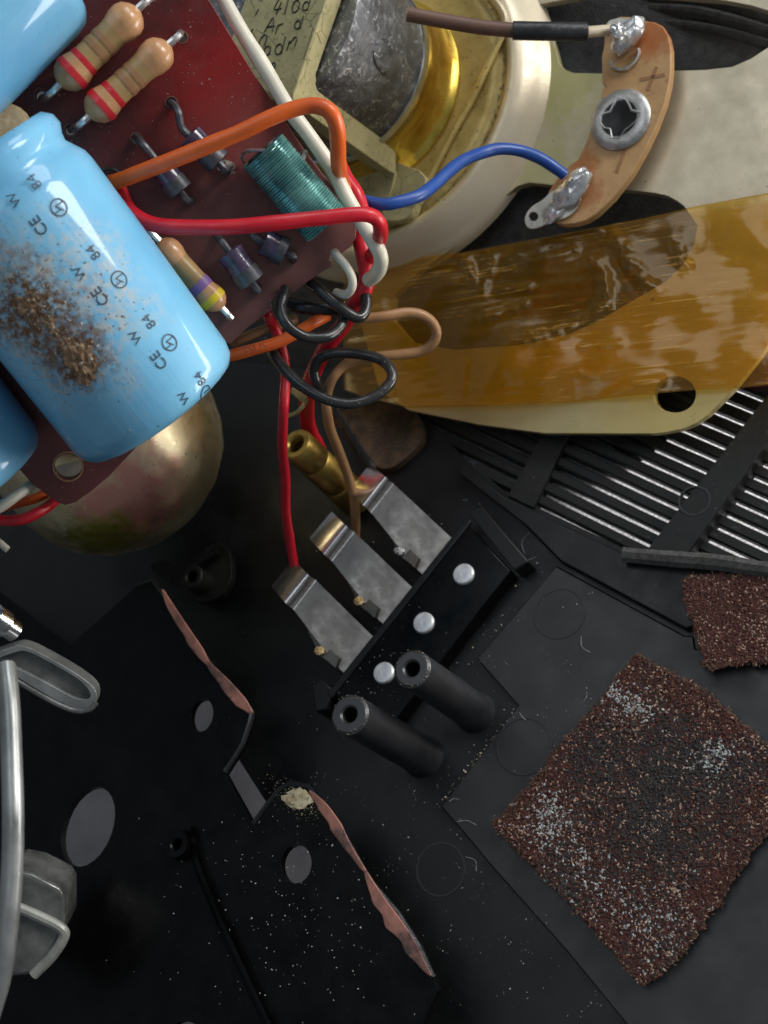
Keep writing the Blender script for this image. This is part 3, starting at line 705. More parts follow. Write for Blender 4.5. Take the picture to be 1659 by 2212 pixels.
obj('solder_blob', blob(d0, (dv*.52, dv.cross(SN).normalized()*.17, SN*.12), 9, .24, 1.4, 36, 24), M_solder, l2)
obj('solder_blob', blob(SP.P(*z3(430, 1205), BHH+.07), (dv*.42, dv.cross(SN).normalized()*.13, SN*.05), 4, .22, 1.4, 32, 20), M_solder, l2)

# red felt scrap seen beyond the plate
tag(obj('red_scrap', plate(FL, [(1400, 800), (1560, 812), (1628, 838), (1700, 830), (1760, 700), (1500, 700)], .30, .12), mat('maroon_cloth', S(86, 38, 42), S(60, 26, 30), 6, .9, bump=.5, bs=25), bevel=.02),
    'dark maroon cloth scrap showing past the speaker frame corner', 'cloth scrap')

# ================================================================== AMBER TAPE
t = NT('amber_tape'); t.t.nodes.remove(t.b)
ang = math.atan2((SP.P(1659, 600)-SP.P(800, 720)).dot(SP.Y), (SP.P(1659, 600)-SP.P(800, 720)).dot(SP.X))
TP = frameM(SP.P(1200, 650, .05), SN, (SP.P(1659, 600)-SP.P(800, 720)))
co = t.coord((.13, 17, 17))
stk = t.noise(2.4, 5, .7, co); lines = t.ramp(stk, .58, .63)
msk = t.ramp(t.noise(.9, 3, .5), .38, .62)
tr = t.n('ShaderNodeBsdfTransparent'); df = t.n('ShaderNodeBsdfDiffuse'); gl = t.n('ShaderNodeBsdfGlossy'); mA = t.n('ShaderNodeMixShader'); mB = t.n('ShaderNodeMixShader'); lw = t.n('ShaderNodeLayerWeight')
t.put(tr.inputs[0], t.mix(t.noise(1.1, 3), (.995, .88, .50, 1), (.98, .83, .40, 1)))
t.put(df.inputs[0], t.mix(t.math('MULTIPLY', lines, msk), S(186, 132, 30), S(240, 200, 120)))
t.put(mA.inputs[0], t.math('ADD', .15, t.math('MULTIPLY', t.math('MULTIPLY', lines, msk), .45)))
t.lk(tr.outputs[0], mA.inputs[1]); t.lk(df.outputs[0], mA.inputs[2])
gl.inputs['Roughness'].default_value = .07; gl.inputs[0].default_value = (.95, .95, 1, 1)
nb = t.bump(t.noise(.9, 3, .55, t.coord((.35, .9, .9))), .18, .22, t.bump(stk, .05, .02))
t.lk(nb, gl.inputs['Normal']); lw.inputs[0].default_value = .18; t.lk(nb, lw.inputs['Normal'])
t.put(mB.inputs[0], t.math('ADD', .03, t.math('MULTIPLY', lw.outputs['Fresnel'], .45)))
t.lk(mA.outputs[0], mB.inputs[1]); t.lk(gl.outputs[0], mB.inputs[2]); t.lk(mB.outputs[0], t.out.inputs[0])
M_tape = t.m
# wavy grid between top and bottom border
topb = [(742, 585), (800, 568), (900, 556), (1000, 545), (1200, 508), (1400, 470), (1500, 446), (1659, 417), (1900, 372)]
botb = [(742, 842), (800, 862), (883, 880), (1090, 876), (1240, 868), (1330, 858), (1412, 850), (1510, 841), (1600, 838), (1700, 825), (1900, 800)]
def along(b, u):
    for (x0, y0), (x1, y1) in zip(b, b[1:]):
        if x0 <= u <= x1: return y0+(y1-y0)*(u-x0)/(x1-x0)
CRS = [([(440, 225), (465, 275), (500, 350), (530, 290), (550, 215)], .040, 13), ([(970, 240), (1010, 320), (1005, 410), (940, 465), (800, 525), (700, 545)], .050, 15), ([(985, 100), (1060, 150), (1120, 260), (1180, 330)], .040, 18),
       ([(1290, 160), (1330, 260)], .035, 16), ([(580, 350), (700, 335)], .025, 9), ([(520, 460), (690, 410)], .028, 10), ([(1030, 770), (1110, 735), (1220, 715)], .04, 13), ([(910, 578), (1070, 562)], .02, 8), ([(640, 200), (700, 240), (880, 190)], .022, 9), ([(900, 690), (980, 695)], .02, 8), ([(440, 640), (430, 760)], .02, 9)]
CRS = [([Vector(z6(*q)) for q in p], a, w) for p, a, w in CRS]
def crease(u, v):
    o = 0; q = Vector((u, v))
    for p, a, w in CRS:
        d = 1e9
        for x, y in zip(p, p[1:]):
            e = y-x; t_ = max(0, min(1, (q-x).dot(e)/e.dot(e))); d = min(d, (q-x-e*t_).length)
        if d < 3*w: o += a*math.exp(-(d/w)**2)*(.7+.6*noise.noise(Vector((u*.05, v*.05, 1))))
    return o
V = []; F = []; nu, nv = 220, 90
for i in range(nu+1):
    u = 742+i*(1900-742)/nu
    for j in range(nv+1):
        s = j/nv; v = along(topb, u)*(1-s)+along(botb, u)*s
        wv = noise.noise(Vector((u*.006, v*.008, 3)))*.06+noise.noise(Vector((u*.012, v*.012, 9)))*.030+abs(noise.noise(Vector((u*.005, (v+.13*u)*.035, 5))))*-.010+.005
        V.append(SP.P(u, v, .10+wv+crease(u, v)))
for i in range(nu):
    for j in range(nv):
        a = i*(nv+1)+j; F.append((a, a+1, a+nv+2, a+nv+1))
tape = tag(obj('amber_tape', (V, F), M_tape, smooth=180, M=TP), 'wide strip of glossy wrinkled amber tape across the speaker frame corner', 'tape')
sm = tape.modifiers.new('solid', 'SOLIDIFY'); sm.thickness = .012

# ================================================================== METAL CAN under the capacitor
t = NT('iridescent_plating')
c = t.mix(t.ramp(t.noise(1.3, 4, .6), .35, .65), S(244, 230, 192), S(206, 188, 142))
c = t.mix(t.math('MULTIPLY', t.near(C(285, 1085, 16.8), .85), .85), c, S(214, 140, 132))
c = t.mix(t.math('MULTIPLY', t.near(C(225, 1160, 17.2), .60), .9), c, S(176, 168, 66))
t.put(t.b.inputs['Base Color'], c); t.b.inputs['Metallic'].default_value = .92
t.put(t.b.inputs['Roughness'], t.ramp(t.noise(10, 4), .3, .7, .26, .42)); t.put(t.b.inputs['Normal'], t.bump(t.noise(22, 5, .7), .25, .015))
a_ = C(140, 830, 17.5); b_ = C(368, 1135, 18.6); ax_ = (b_-a_); L_ = ax_.length
R_ = 1.48
tag(obj('plated_can', lathe([(-.3, R_), (L_*.30, R_), (L_*.48, R_*.985), (L_*.62, R_*.93), (L_*.74, R_*.83), (L_*.85, R_*.66), (L_*.93, R_*.46), (L_*.98, R_*.25), (L_, .0)], a_, ax_, 64), t.m, smooth=60),
    'rounded gold and pink plated metal can below the big blue capacitor', 'metal can')

# ================================================================== BRASS STANDOFF and scraps in the dark
M_brass = mat('brass', S(186, 160, 92), S(150, 124, 64), 3, .46, .10, metal=1, bump=.2, bs=16, bd=.01)
top = FL.P(638, 958, 1.55); axb = (FL.P(770, 1080, 0.1)-top); Lb = axb.length; zb = -axb.normalized()
st = thing('brass_standoff', top, 'threaded brass standoff between red and tan wires', 'standoff')
obj('standoff_body', lathe([(-.3, .10), (-.02, .115), (0, .13), (0, .195), (-.03, .215), (-.42, .215), (-.435, .205), (-.45, .215), (-.95, .225), (-.97, .215), (-.99, .225), (-Lb, .235)], top, zb, 32), M_brass, st)
obj('threaded_bore', lathe([(-.28, 0), (-.28, .10), (-.22, .118), (-.19, .10), (-.14, .118), (-.11, .10), (-.06, .118), (-.03, .105), (0, .128)], top, zb, 24), M_brass, st)
cp = thing('yellow_clip', C(640, 865, 16.4), 'small bent pale yellow clip beside the red wire', 'clip')
M_clip = mat('pale_brass', S(206, 196, 140), S(170, 158, 100), 5, .35, metal=.5)
obj('clip_arm', slab([[C(*z5(x, y), 16.3) for x, y in ((580, 1200), (680, 1262), (672, 1290), (640, 1300), (570, 1235))]], WD((0, 0, 1)), .06), M_clip, cp, bevel=.01)
obj('clip_hook', tube([C(*z5(x, y), 16.4) for x, y in spl([(675, 1275), (655, 1320), (620, 1360), (570, 1385), (520, 1390)], 4)], .025, 8), M_clip, cp)
tag(obj('brown_pad', plate(FL, spl([(735, 900), (780, 870), (880, 880), (910, 915), (912, 950), (880, 985), (840, 1012), (800, 1000), (760, 950)], 4, True), .12, .12), mat('brown_cloth', S(92, 72, 54), S(52, 40, 30), 5, .9, bump=.6, bs=20, bd=.04, stains=[(FL.P(850, 925, .2), .4, S(44, 32, 24), .9)]), bevel=.03),
    'rounded brown cloth patch on the case below the amber tape', 'cloth patch')

# ================================================================== CIRCUIT BOARD
pcb = thing('circuit_board', PB.P(500, 500, 0), 'dark red circuit board carrying blue capacitors, resistors, diodes and a green coil', 'circuit board')
po = [(425, -120), (440, -20), (548, 158), (655, 320), (752, 448), (771, 482), (768, 515), (758, 532), (737, 548), (731, 549), (723, 541), (713, 551), (712, 560), (717, 565), (716, 575), (700, 585), (668, 606), (637, 631), (628, 633), (617, 621), (606, 628),
      (584, 651), (589, 668), (570, 682), (541, 703), (498, 743), (488, 740), (478, 731), (470, 740), (300, 960), (236, 1028), (196, 1062), (163, 1085), (140, 1091), (120, 1083), (70, 1046), (30, 1000), (-150, 960), (-150, -120)]
small_holes = [(88, 206, 11), (152, 281, 11), (392, 80, 11), (370, 222, 11), (295, 300, 11), (412, 435, 10), (555, 618, 9), (632, 552, 9)]
ph = [ring_px(147, 1008, 30, 27, 24), ring_px(237, 397, 22, 22, 20)]+[ring_px(u, v, r, r, 12) for u, v, r in small_holes]
t = NT('red_phenolic')
c = t.mix(t.ramp(t.noise(1.0, 4, .6), .35, .65), S(62, 17, 18), S(84, 25, 24))
c = t.mix(t.math('MULTIPLY', t.near(PB.P(600, 240), 1.6, .15), .9), c, S(128, 18, 15))  # translucent red reflection put into the board colour near the white wire
c = t.mix(t.math('MULTIPLY', t.near(PB.P(680, 600), 2.4, .15), .9), c, S(112, 72, 68))  # mauve of the dusty lower right corner, its sheen painted into the colour
c = t.mix(t.math('MULTIPLY', t.near(PB.P(170, 1040), 1.4, .15), .6), c, S(94, 50, 48))
c = t.mix(t.ramp(t.noise(24, 3, .6), .67, .72), c, S(150, 120, 116))
t.put(t.b.inputs['Base Color'], c); t.put(t.b.inputs['Roughness'], t.ramp(t.noise(5), .3, .7, .28, .48)); t.put(t.b.inputs['Normal'], t.bump(t.noise(35, 4), .12, .008))
M_pcb = t.m
bp = obj('board_panel', plate(PB, po, 0, .16, ph), M_pcb, pcb, bevel=.008)
M_eye = mat('pad_ring', S(120, 78, 66), S(80, 50, 44), 10, .5)
for u, v, r in small_holes: obj('hole_rim', ringmesh(PB, u, v, r+2, .0, .012), M_eye, bp)
obj('grommet', lathe([(.02, .13), (.03, .15), (.02, .175), (-.2, .175), (-.2, .13)], PB.P(237, 397, 0), PB.N, 28), mat('black_rubber', (.008, .008, .008, 1), rough=.4), bp)
obj('hole_lining', lathe([(.004, .155), (.004, .168), (-.17, .168), (-.17, .155)], PB.P(147, 1008, 0), PB.N, 28), mat('raw_board', S(170, 130, 84), S(140, 100, 60), 6), bp)
# something pale under the mounting hole
tag(obj('white_strap', slab([[C(u, v, 16.05) for u, v in ((90, 1015), (205, 985), (215, 1035), (100, 1062))]], WD((0, 0, 1)), .1), mat('white_strap_plastic', S(206, 200, 186), S(170, 160, 140), 5, .6)),
    'pale strap glimpsed through the mounting hole of the red board', 'strap')

# ---- capacitors
def cap_mat(stain):
    t = NT('blue_sleeve')
    c = t.mix(t.ramp(t.noise(.9, 4, .55), .35, .65), S(104, 172, 212), S(124, 190, 224))
    if stain:
        ctr, cap_x, cap_z = stain
        halo = t.near(ctr, 1.15, .32, 2.4)
        fine = t.noise(11, 6, .75)
        c = t.mix(t.math('MULTIPLY', halo, t.ramp(fine, .42, .60)), c, S(176, 182, 180))
        c = t.mix(t.math('MULTIPLY', t.near(C(70, 660, 13.2), .62, .4, 3), t.ramp(t.noise(14, 5, .7), .40, .55)), c, S(112, 78, 44))
        c = t.mix(t.math('MULTIPLY', t.near(C(165, 770, 13.25), .46, .4, 3), t.ramp(t.noise(16, 5, .7), .38, .52)), c, S(104, 78, 62))
        c = t.mix(t.math('MULTIPLY', t.near(C(135, 530, 13.3), .30, .5, 3), t.ramp(t.noise(8, 4, .7), .40, .60)), c, S(186, 176, 146))
        c = t.mix(t.math('MULTIPLY', halo, t.ramp(t.vor(16), .17, .10)), c, S(70, 66, 66))
    c = t.mix(t.ramp(t.noise(20, 2, .5), .74, .76), c, S(60, 80, 100))
    t.put(t.b.inputs['Base Color'], c)
    t.put(t.b.inputs['Roughness'], t.ramp(t.noise(3), .3, .7, .34, .46)); t.b.inputs['Specular IOR Level'].default_value = .3; t.b.inputs['Coat Weight'].default_value = .55; t.b.inputs['Coat Roughness'].default_value = .07
    t.put(t.b.inputs['Normal'], t.bump(t.noise(2.2, 4, .6, t.coord((2.2, 2.2, .22))), .22, .04, t.bump(t.noise(30, 3), .05, .01)))
    return t.m
M_ink2 = mat('print_ink', S(40, 58, 74), S(60, 76, 90), 20, .5, bump=0)
def capacitor(b, a, R, m, lab, neck=True):
    """b: centre of the closed end, a: a point up the axis"""
    ax = (a-b); L = ax.length; ax.normalize()
    prof = [(0.0, .001), (.0, R*.55), (.012, R*.80), (.05, R*.91), (.12, R*.97), (.24, R), (L*.5, R*1.004)]
    if neck: prof += [(L-.62, R), (L-.52, R*.985), (L-.42, R*.93), (L-.34, R*.885), (L-.27, R*.90), (L-.18, R*.95), (L-.08, R*.94), (L, R*.86), (L+.02, R*.5), (L+.02, .001)]
    else: prof += [(L, R)]
    M = frameM(b, ax)
    return obj('capacitor', lathe(prof, b, ax, 72), m, pcb, smooth=50, M=M, label=lab), b, ax, R
cA = C(-12, 415, 13.62); cB = C(352, 893, 14.52); RC = .975
axd = (cA-cB).normalized()
cap, cb, cax, cr_ = capacitor(cB, cA+axd*.35, RC, cap_mat((C(100, 690, 13.2), None, None)), 'large blue capacitor with printed letters and brown corrosion')
off2 = (C(220-322, 747+275, 14.3)-C(220, 747, 14.09))
cap3, *_ = capacitor(C(-62, 1065, 14.85), C(-300, 760, 14.2), RC, cap_mat(None), 'blue capacitor beside the printed one at left edge', False)
cap1, *_ = capacitor(C(48, -128, 14.0), C(-330, 250, 13.8), 1.0, cap_mat(None), 'blue capacitor in the upper left corner', False)
obj('end_seal', lathe([(0, .001), (0, .22), (-.05, .28), (-.3, .28)], C(8, 268, 14.1), WD((.2, .3, 1)), 20), mat('tan_seal', S(190, 166, 128), S(150, 126, 90), 8, .6), cap)
# print on the main capacitor
def hit(u, v):
    o = W(Vector((0, 0, 0))); d = (W(ray(u, v))-o).normalized()
    w = o-cb; dd = d-cax*d.dot(cax); ww = w-cax*w.dot(cax)
    A_, B_, C_ = dd.dot(dd), 2*dd.dot(ww), ww.dot(ww)-(RC)**2
    dsc = max(B_*B_-4*A_*C_, 0); return o+d*((-B_-math.sqrt(dsc))/(2*A_))
cX = (WD((0, 0, 1))-cax*WD((0, 0, 1)).dot(cax)).normalized(); cY = cax.cross(cX)
def wrap(s, phi, dr=.008):
    pr = [(0.0, .55), (.012, .80), (.05, .91), (.12, .97), (.24, 1.0), (9, 1.0)]; r_ = .55
    for (t0, q0), (t1, q1) in zip(pr, pr[1:]):
        if t0 <= s <= t1: r_ = q0+(q1-q0)*(s-t0)/(t1-t0)
    return cb+cax*max(s, -.006)+(cX*math.cos(phi)+cY*math.sin(phi))*(RC*r_+dr)
def text_faces(txt, size):
    cu = bpy.data.curves.new('glyphs', 'FONT'); cu.body = txt; cu.size = size; cu.align_x = 'CENTER'; cu.align_y = 'CENTER'; cu.resolution_u = 3
    o = bpy.data.objects.new('glyphs', cu); COL.objects.link(o); bpy.context.view_layer.update()
    me = bpy.data.meshes.new_from_object(o.evaluated_get(bpy.context.evaluated_depsgraph_get()))
    V = [v.co.copy() for v in me.vertices]; F = [tuple(p.vertices) for p in me.polygons]
    bpy.data.objects.remove(o); bpy.data.meshes.remove(me); bpy.data.curves.remove(cu); return V, F
def place_flat(VF, u, v, rot=0.0):
    p = hit(u, v); rel = p-cb; s0 = rel.dot(cax); ph0 = math.atan2(rel.dot(cY), rel.dot(cX))
    V = []
    for q in VF[0]:
        x = q.x*math.cos(rot)-q.y*math.sin(rot); y = q.x*math.sin(rot)+q.y*math.cos(rot)
        V.append(wrap(s0+x, ph0+TS*y/RC))          # text runs up the axis, tops towards the lower left
    return V, VF[1]
# which way round does "lower left" lie
_p = hit(220, 747); _q = hit(190, 772)
TS = 1.0 if math.atan2((_q-cb).dot(cY), (_q-cb).dot(cX)) > math.atan2((_p-cb).dot(cY), (_p-cb).dot(cX)) else -1.0
def ribbon(pts, w):
    V = []; F = []
    for i, p in enumerate(pts):
        a, b = Vector(pts[max(i-1, 0)]), Vector(pts[min(i+1, len(pts)-1)])
        d = (b-a).normalized() if (b-a).length else Vector((1, 0)); n_ = Vector((-d.y, d.x))*w/2
        V += [Vector((p[0]+n_.x, p[1]+n_.y, 0)), Vector((p[0]-n_.x, p[1]-n_.y, 0))]
        if i: k = 2*i; F.append((k-2, k-1, k+1, k))
    return V, F
logo = (lambda m: ([q*.76 for q in m[0]], m[1]))(join(ribbon([(.105*math.cos(a*math.pi/14), .105*math.sin(a*math.pi/14)) for a in range(29)], .017), ribbon([(-.03, .10), (-.035, .0), (.035, .03), (.03, -.10)], .017), ribbon([(.035, .03), (-.06, -.03)], .014)))
prints = []
G = {k: text_faces(k, .27) for k in ()}
for k_, z_ in (('CE', .155), ('W', .13), ('84', .145), ('E', .145)): G[k_] = text_faces(k_, z_)
for k, u, v in (('CE', 344, 778), ('W', 293, 727), ('CE', 217, 640), ('W', 172, 589), ('CE', 85, 487), ('W', 31, 430), ('84', 322, 694), ('84', 202, 545), ('84', 74, 392), ('84', 434, 817), ('W', 399, 858), ('E', 424, 884)):
    prints.append(place_flat(G[k], u, v))
for u, v in ((366, 740), (257, 604), (127, 448), (456, 848)): prints.append(place_flat(logo, u, v))
for g_ in prints: obj('printed_mark', g_, M_ink2, cap, smooth=0)
# crust of corrosion
M_crust = mat('rust_crust', S(166, 138, 108), S(104, 76, 54), 9, .75, .1, bump=.9, bs=14, bd=.05, speck=(12, .42, S(196, 184, 168)))
def crust(u, v, lx, ly, th, rot, sd):
    p = hit(u, v); n_ = (p-cb)-cax*(p-cb).dot(cax); n_.normalize(); y_ = cax.cross(n_)
    a = cax*math.cos(rot)+y_*math.sin(rot); b = n_.cross(a)
    obj('rust_scab', blob(p-n_*.018, (a*lx, b*ly, n_*th), sd, .55, 3.4, 44, 24), M_crust, cap, smooth=60)
crust(66, 668, .17, .12, .034, .1, 11); crust(112, 706, .16, .08, .030, .1, 12); crust(172, 780, .22, .14, .050, .15, 13); crust(140, 745, .10, .08, .034, .3, 14)
rr_ = random.Random(8); pts = []; pts2 = []
for k in range(760):
    i = rr_.random()
    u = 72+rr_.gauss(0, 30) if i < .45 else 172+rr_.gauss(0, 20); v = 672+rr_.gauss(0, 30) if i < .45 else 780+rr_.gauss(0, 24)
    if i > .85: u, v = 120+rr_.gauss(0, 70), 720+rr_.gauss(0, 80)
    if u < -20: continue
    (pts if rr_.random() < .62 else pts2).append(hit(u, v)+WD((0, 0, 1))*.004)
obj('corrosion_crust', chips(pts, .020, 2), mat('brown_corrosion', S(154, 124, 96), S(104, 78, 60), 14, .8), cap, smooth=0, kind='stuff')
obj('salt_crust', chips(pts2, .017, 4), mat('pale_corrosion', S(196, 192, 182), S(150, 146, 138), 14, .7), cap, smooth=0, kind='stuff')

# ---- resistors
M_lead = mat('tinned_lead', (.55, .54, .52, 1), (.75, .74, .72, 1), 8, .30, .08, metal=.9, bump=.2, bs=14)
M_res = mat('resistor_tan', S(196, 148, 104), S(176, 130, 90), 5, .34, .08, bump=.15, bs=10, bd=.02, coat=.3)
M_resm = mat('resistor_olive', S(164, 134, 88), S(150, 122, 80), 5, .38, .08, bump=.15, bs=10, bd=.02)
def band_m(nm, c): return mat(nm, c, None, 5, .4, bump=.08)
M_bred = band_m('band_red', S(196, 40, 48)); M_bpur = band_m('band_purple', S(128, 96, 150)); M_byel = band_m('band_yellow', S(214, 184, 44)); M_bbr = band_m('band_brown', S(150, 110, 76))
def resistor(p0, p1, r, e0, e1, bands, lab, h=.30, m1=M_res):
    """p0 -> p1 body axis in sheet pixels; e0/e1 lead ends with heights"""
    a, b = PB.P(*p0, h), PB.P(*p1, h); ax = b-a; L = ax.length
    o_ = obj('resistor', lathe([(0, .03), (L*.03, r*.55), (L*.08, r*.9), (L*.14, r*1.04), (L*.22, r*1.02), (L*.30, r*.86), (L*.40, r*.82), (L*.60, r*.82), (L*.70, r*.86), (L*.78, r*1.0), (L*.86, r*1.02), (L*.92, r*.88), (L*.97, r*.55), (L, .03)], a, ax, 32), m1, pcb, smooth=60, label=lab)
    obj('body_coat', lathe([(L*.30, r*.87), (L*.32, r*.855), (L*.5, r*.83), (L*.66, r*.845), (L*.68, r*.87)], a, ax, 32), M_resm, o_, smooth=60)
    for t0, t1, rr, m in bands:
        obj('colour_band', lathe([(L*t0, rr*r-.01), (L*t0, rr*r+.005), (L*(t0+t1)/2, rr*r+.007), (L*t1, rr*r+.005), (L*t1, rr*r-.01)], a, ax, 32), m, o_, smooth=60)
    for (q, e, hh, s) in ((a, e0[:2], e0[2], -1), (b, e1[:2], e1[2], 1)):
        P_ = spl([q-ax.normalized()*s*.06, q+ax.normalized()*s*.12, PB.P(*e, hh)], 4)
        obj('lead', tube(P_, [.05, .045, .042]+[.04]*(len(P_)-3), 8), M_lead, o_)
    return o_
rb = [(.80, .865, 1.03, M_bred), (.66, .725, .86, M_bred), (.40, .46, .835, M_bbr), (.50, .56, .835, M_bbr)]
resistor(z1(905, 55), z1(385, 558), .185, z1(1010, -20)+(.12,), z1(272, 645)+(-.05,), rb, 'upper tan resistor with two red bands', .32)
resistor(z1(1108, 285), z1(575, 765), .175, z1(1180, 215)+(-.03,), z1(462, 848)+(-.05,), rb, 'lower tan resistor with two red bands', .32)
resistor(z4(985, 232), z4(1385, 660), .145, z4(905, 160)+(.10,), z4(1408, 695)+(.0,), [(.80, .885, .99, M_byel), (.60, .70, .86, M_bpur)], 'tan resistor with purple and yellow bands', .22)
# ---- diodes in dark sleeves
M_diode = mat('dark_sleeve', S(34, 34, 42), S(86, 72, 100), 4, .20, .08, bump=.25, bs=9, bd=.03, coat=.5)
M_dlead = mat('dull_lead', (.06, .063, .068, 1), (.11, .11, .12, 1), 8, .42, metal=.4, bump=.3, bs=16)
def diode(p0, p1, e0, e1, r=.135, h=.2):
    a, b = PB.P(*p0, h), PB.P(*p1, h); ax = b-a; L = ax.length
    o_ = obj('diode', lathe([(0, .04), (0, r*.7), (.02, r*1.02), (L*.3, r*.98), (L*.7, r), (L-.02, r*1.03), (L, r*.75), (L, .04)], a, ax, 22), M_diode, pcb, smooth=40)
    obj('end_sleeve', lathe([(L*.62, r*.6), (L*.62, r*1.06), (L*.98, r*1.10), (L, r*.7)], a, ax, 22), M_dlead, o_, smooth=40)
    for q, e, s in ((a, e0, -1), (b, e1, 1)):
        m_ = [(q+ax.normalized()*s*-.05), q+ax.normalized()*s*.1]+[PB.P(*k[:2], k[2]) for k in e]
        obj('lead', tube(spl(m_, 4), .042, 8), M_dlead, o_)
diode(z1(1235, 880), z1(1430, 1065), [z1(1160, 720)+(.22,), z1(1112, 668)+(-.03,)], [z1(1490, 1110)+(.02,)])
diode(z1(1020, 1050), z1(1180, 1255), [z1(930, 940)+(.2,), z1(885, 890)+(-.03,)], [z1(1245, 1315)+(-.03,)])
diode(z5(165, 310), z5(318, 520), [z5(120, 250)+(.15,), z5(70, 190)+(-.03,)], [z5(352, 560)+(-.03,)], .15)
diode(z5(385, 245), z5(535, 320), [z5(320, 180)+(.2,), z5(270, 130)+(.0,)], [z5(585, 375)+(-.03,)], .15)
obj('fuzzy_residue', blob(PB.P(*z1(1480, 1095), .05), (PB.X*.09, PB.Y*.07, PB.N*.05), 6, .6, 4), mat('pale_residue', S(150, 140, 130), S(90, 76, 70), 10, .9), bp)
# ---- coil
a_, b_ = PB.P(*z2(215, 975), .30), PB.P(*z2(640, 1475), .30); ax_ = b_-a_; L_ = ax_.length; axn = ax_.normalized(); X_ = axn.orthogonal().normalized(); Y_ = axn.cross(X_)
M_teal = mat('teal_enamel', S(44, 104, 104), S(118, 178, 172), 2.5, .24, .08, metal=.35, bump=.1, bs=10, coat=.5)
coil = obj('coil', lathe([(0, 0), (0, .2), (L_, .2), (L_, 0)], a_, ax_, 24), mat('coil_core', (.02, .022, .022, 1), rough=.5), pcb)
hp = []; turns = 35
for k in range(turns*18+1):
    a = 2*math.pi*k/18; rj = .262+.006*noise.noise(Vector((k*.05, 1, 2)))
    hp.append(a_+axn*(.02+(L_-.04)*(k/(turns*18))+.006*noise.noise(Vector((k*.07, 5, 2))))+(X_*math.cos(a)+Y_*math.sin(a))*rj)
obj('winding', tube(hp, .0172, 6), M_teal, coil)
obj('coil_tail', tube(spl([a_+axn*.03+PB.N*.25, PB.P(*z2(130, 985), .35), PB.P(*z2(85, 1020), .2), PB.P(*z2(100, 1060), .05)], 5), .02, 6), M_lead, coil)
obj('coil_tail', tube(spl([b_-axn*.6+PB.N*.1, PB.P(*z2(500, 1005), .12), PB.P(*z2(470, 1010), .02)], 5), .03, 6), M_lead, coil)

# ================================================================== WIRES
def wire_mat(nm, c1, c2, rough=.36, bump=.12, speck=None): return mat(nm, c1, c2, 2.2, rough, .08, bump=bump, bs=16, bd=.012, spec=.5, speck=speck)
M_org = wire_mat('orange_pvc', S(226, 104, 40), S(206, 88, 34)); M_red = wire_mat('red_pvc', S(204, 30, 46), S(184, 24, 38)); M_wht = wire_mat('white_pvc', S(226, 220, 202), S(206, 200, 182))
M_blu = wire_mat('blue_pvc', S(40, 84, 164), S(32, 70, 146)); M_blk = wire_mat('black_pvc', (.014, .0145, .015, 1), (.028, .028, .028, 1), .26, .3, (16, .32, (.16, .155, .15, 1)))
M_tan = wire_mat('tan_pvc', S(166, 124, 84), S(146, 108, 72), .4); M_brn = wire_mat('brown_pvc', S(112, 84, 70), S(96, 70, 58), .5)
def wire(name, pts, r, m, label, n=8, sides=14, group=None):
    return tag(obj(name, px_tube(pts, r, sides, n=n, wob=.055), m, smooth=60), label, 'wire', group)
wire('white_wire', [(440, -70, 14.9), (480, -5, 14.85), (530, 85, 14.85), (590, 180, 14.85), (625, 235, 14.85), (668, 292, 14.9), (715, 365, 14.95), (748, 425, 15.0), (776, 470, 15.0), (803, 512, 15.0), (821, 545, 15.0), (823, 570, 15.1), (812, 592, 15.25), (795, 605, 15.4)], 16.5, M_wht, 'long white wire lying along the right edge of the red circuit board')
ow = wire('orange_wire', [(238, 397, 15.2), (240, 395, 14.85), (262, 390, 14.6), (330, 362, 14.4), (430, 322, 14.25), (520, 285, 14.15), (580, 257, 14.1), (632, 238, 14.1), (676, 230, 14.1), (708, 240, 14.1), (725, 268, 14.2), (730, 308, 14.4), (730, 350, 14.7), (735, 385, 15.1), (750, 420, 15.4)], 17.5, M_org, 'thick orange wire arching across the board to the right edge')
wire('red_wire', [(252, 398, 15.1), (258, 405, 14.85), (268, 434, 14.7), (284, 459, 14.6), (318, 480, 14.5), (366, 488, 14.4), (430, 489, 14.35), (500, 488, 14.3), (593, 483, 14.3), (692, 473, 14.4), (758, 465, 14.45), (795, 466, 14.5), (816, 480, 14.6), (822, 503, 14.85), (815, 530, 15.2), (800, 560, 15.5)], 16.5, M_red, 'thick red wire crossing the coil and folding over the white wire')
wire('red_wire', [(728, 350, 15.5), (745, 385, 15.4), (768, 418, 15.35), (781, 458, 15.4), (777, 500, 15.5), (785, 545, 15.5), (792, 590, 15.5), (787, 622, 15.5), (768, 655, 15.6), (740, 705, 15.8), (708, 748, 16.0), (685, 790, 16.2), (668, 832, 16.4), (664, 880, 17), (668, 930, 17.6), (690, 975, 18.2)], 18, M_red, 'red wire running down behind the white wire into the dark')
wire('blue_wire', [(755, 420, 15.7), (776, 430, 15.6), (824, 440, 15.5), (860, 437, 15.5), (907, 423, 15.6), (940, 398, 15.8), (973, 367, 16.0), (1006, 344, 16.2), (1042, 330, 16.4), (1080, 322, 16.5), (1124, 327, 16.6), (1165, 342, 16.65), (1195, 361, 16.7), (1218, 378, 16.75)], 13.5, M_blu, 'bright blue wire soldered to the lower speaker terminal')
wire('thin_white_wire', [(722, 545, 15.25), (732, 556, 15.15), (748, 574, 15.1), (761, 600, 15.1), (759, 623, 15.15), (745, 636, 15.25), (724, 632, 15.4)], 9.5, M_wht, 'short thin white wire curling from the board notch')
wire('black_wire', [(617, 622, 15.3), (614, 638, 15.2), (609, 658, 15.15), (612, 686, 15.1), (631, 713, 15.1), (664, 729, 15.15), (703, 729, 15.2), (729, 714, 15.3), (741, 692, 15.4), (738, 668, 15.6)], 12, M_blk, 'small black wire loop hanging at the board corner')
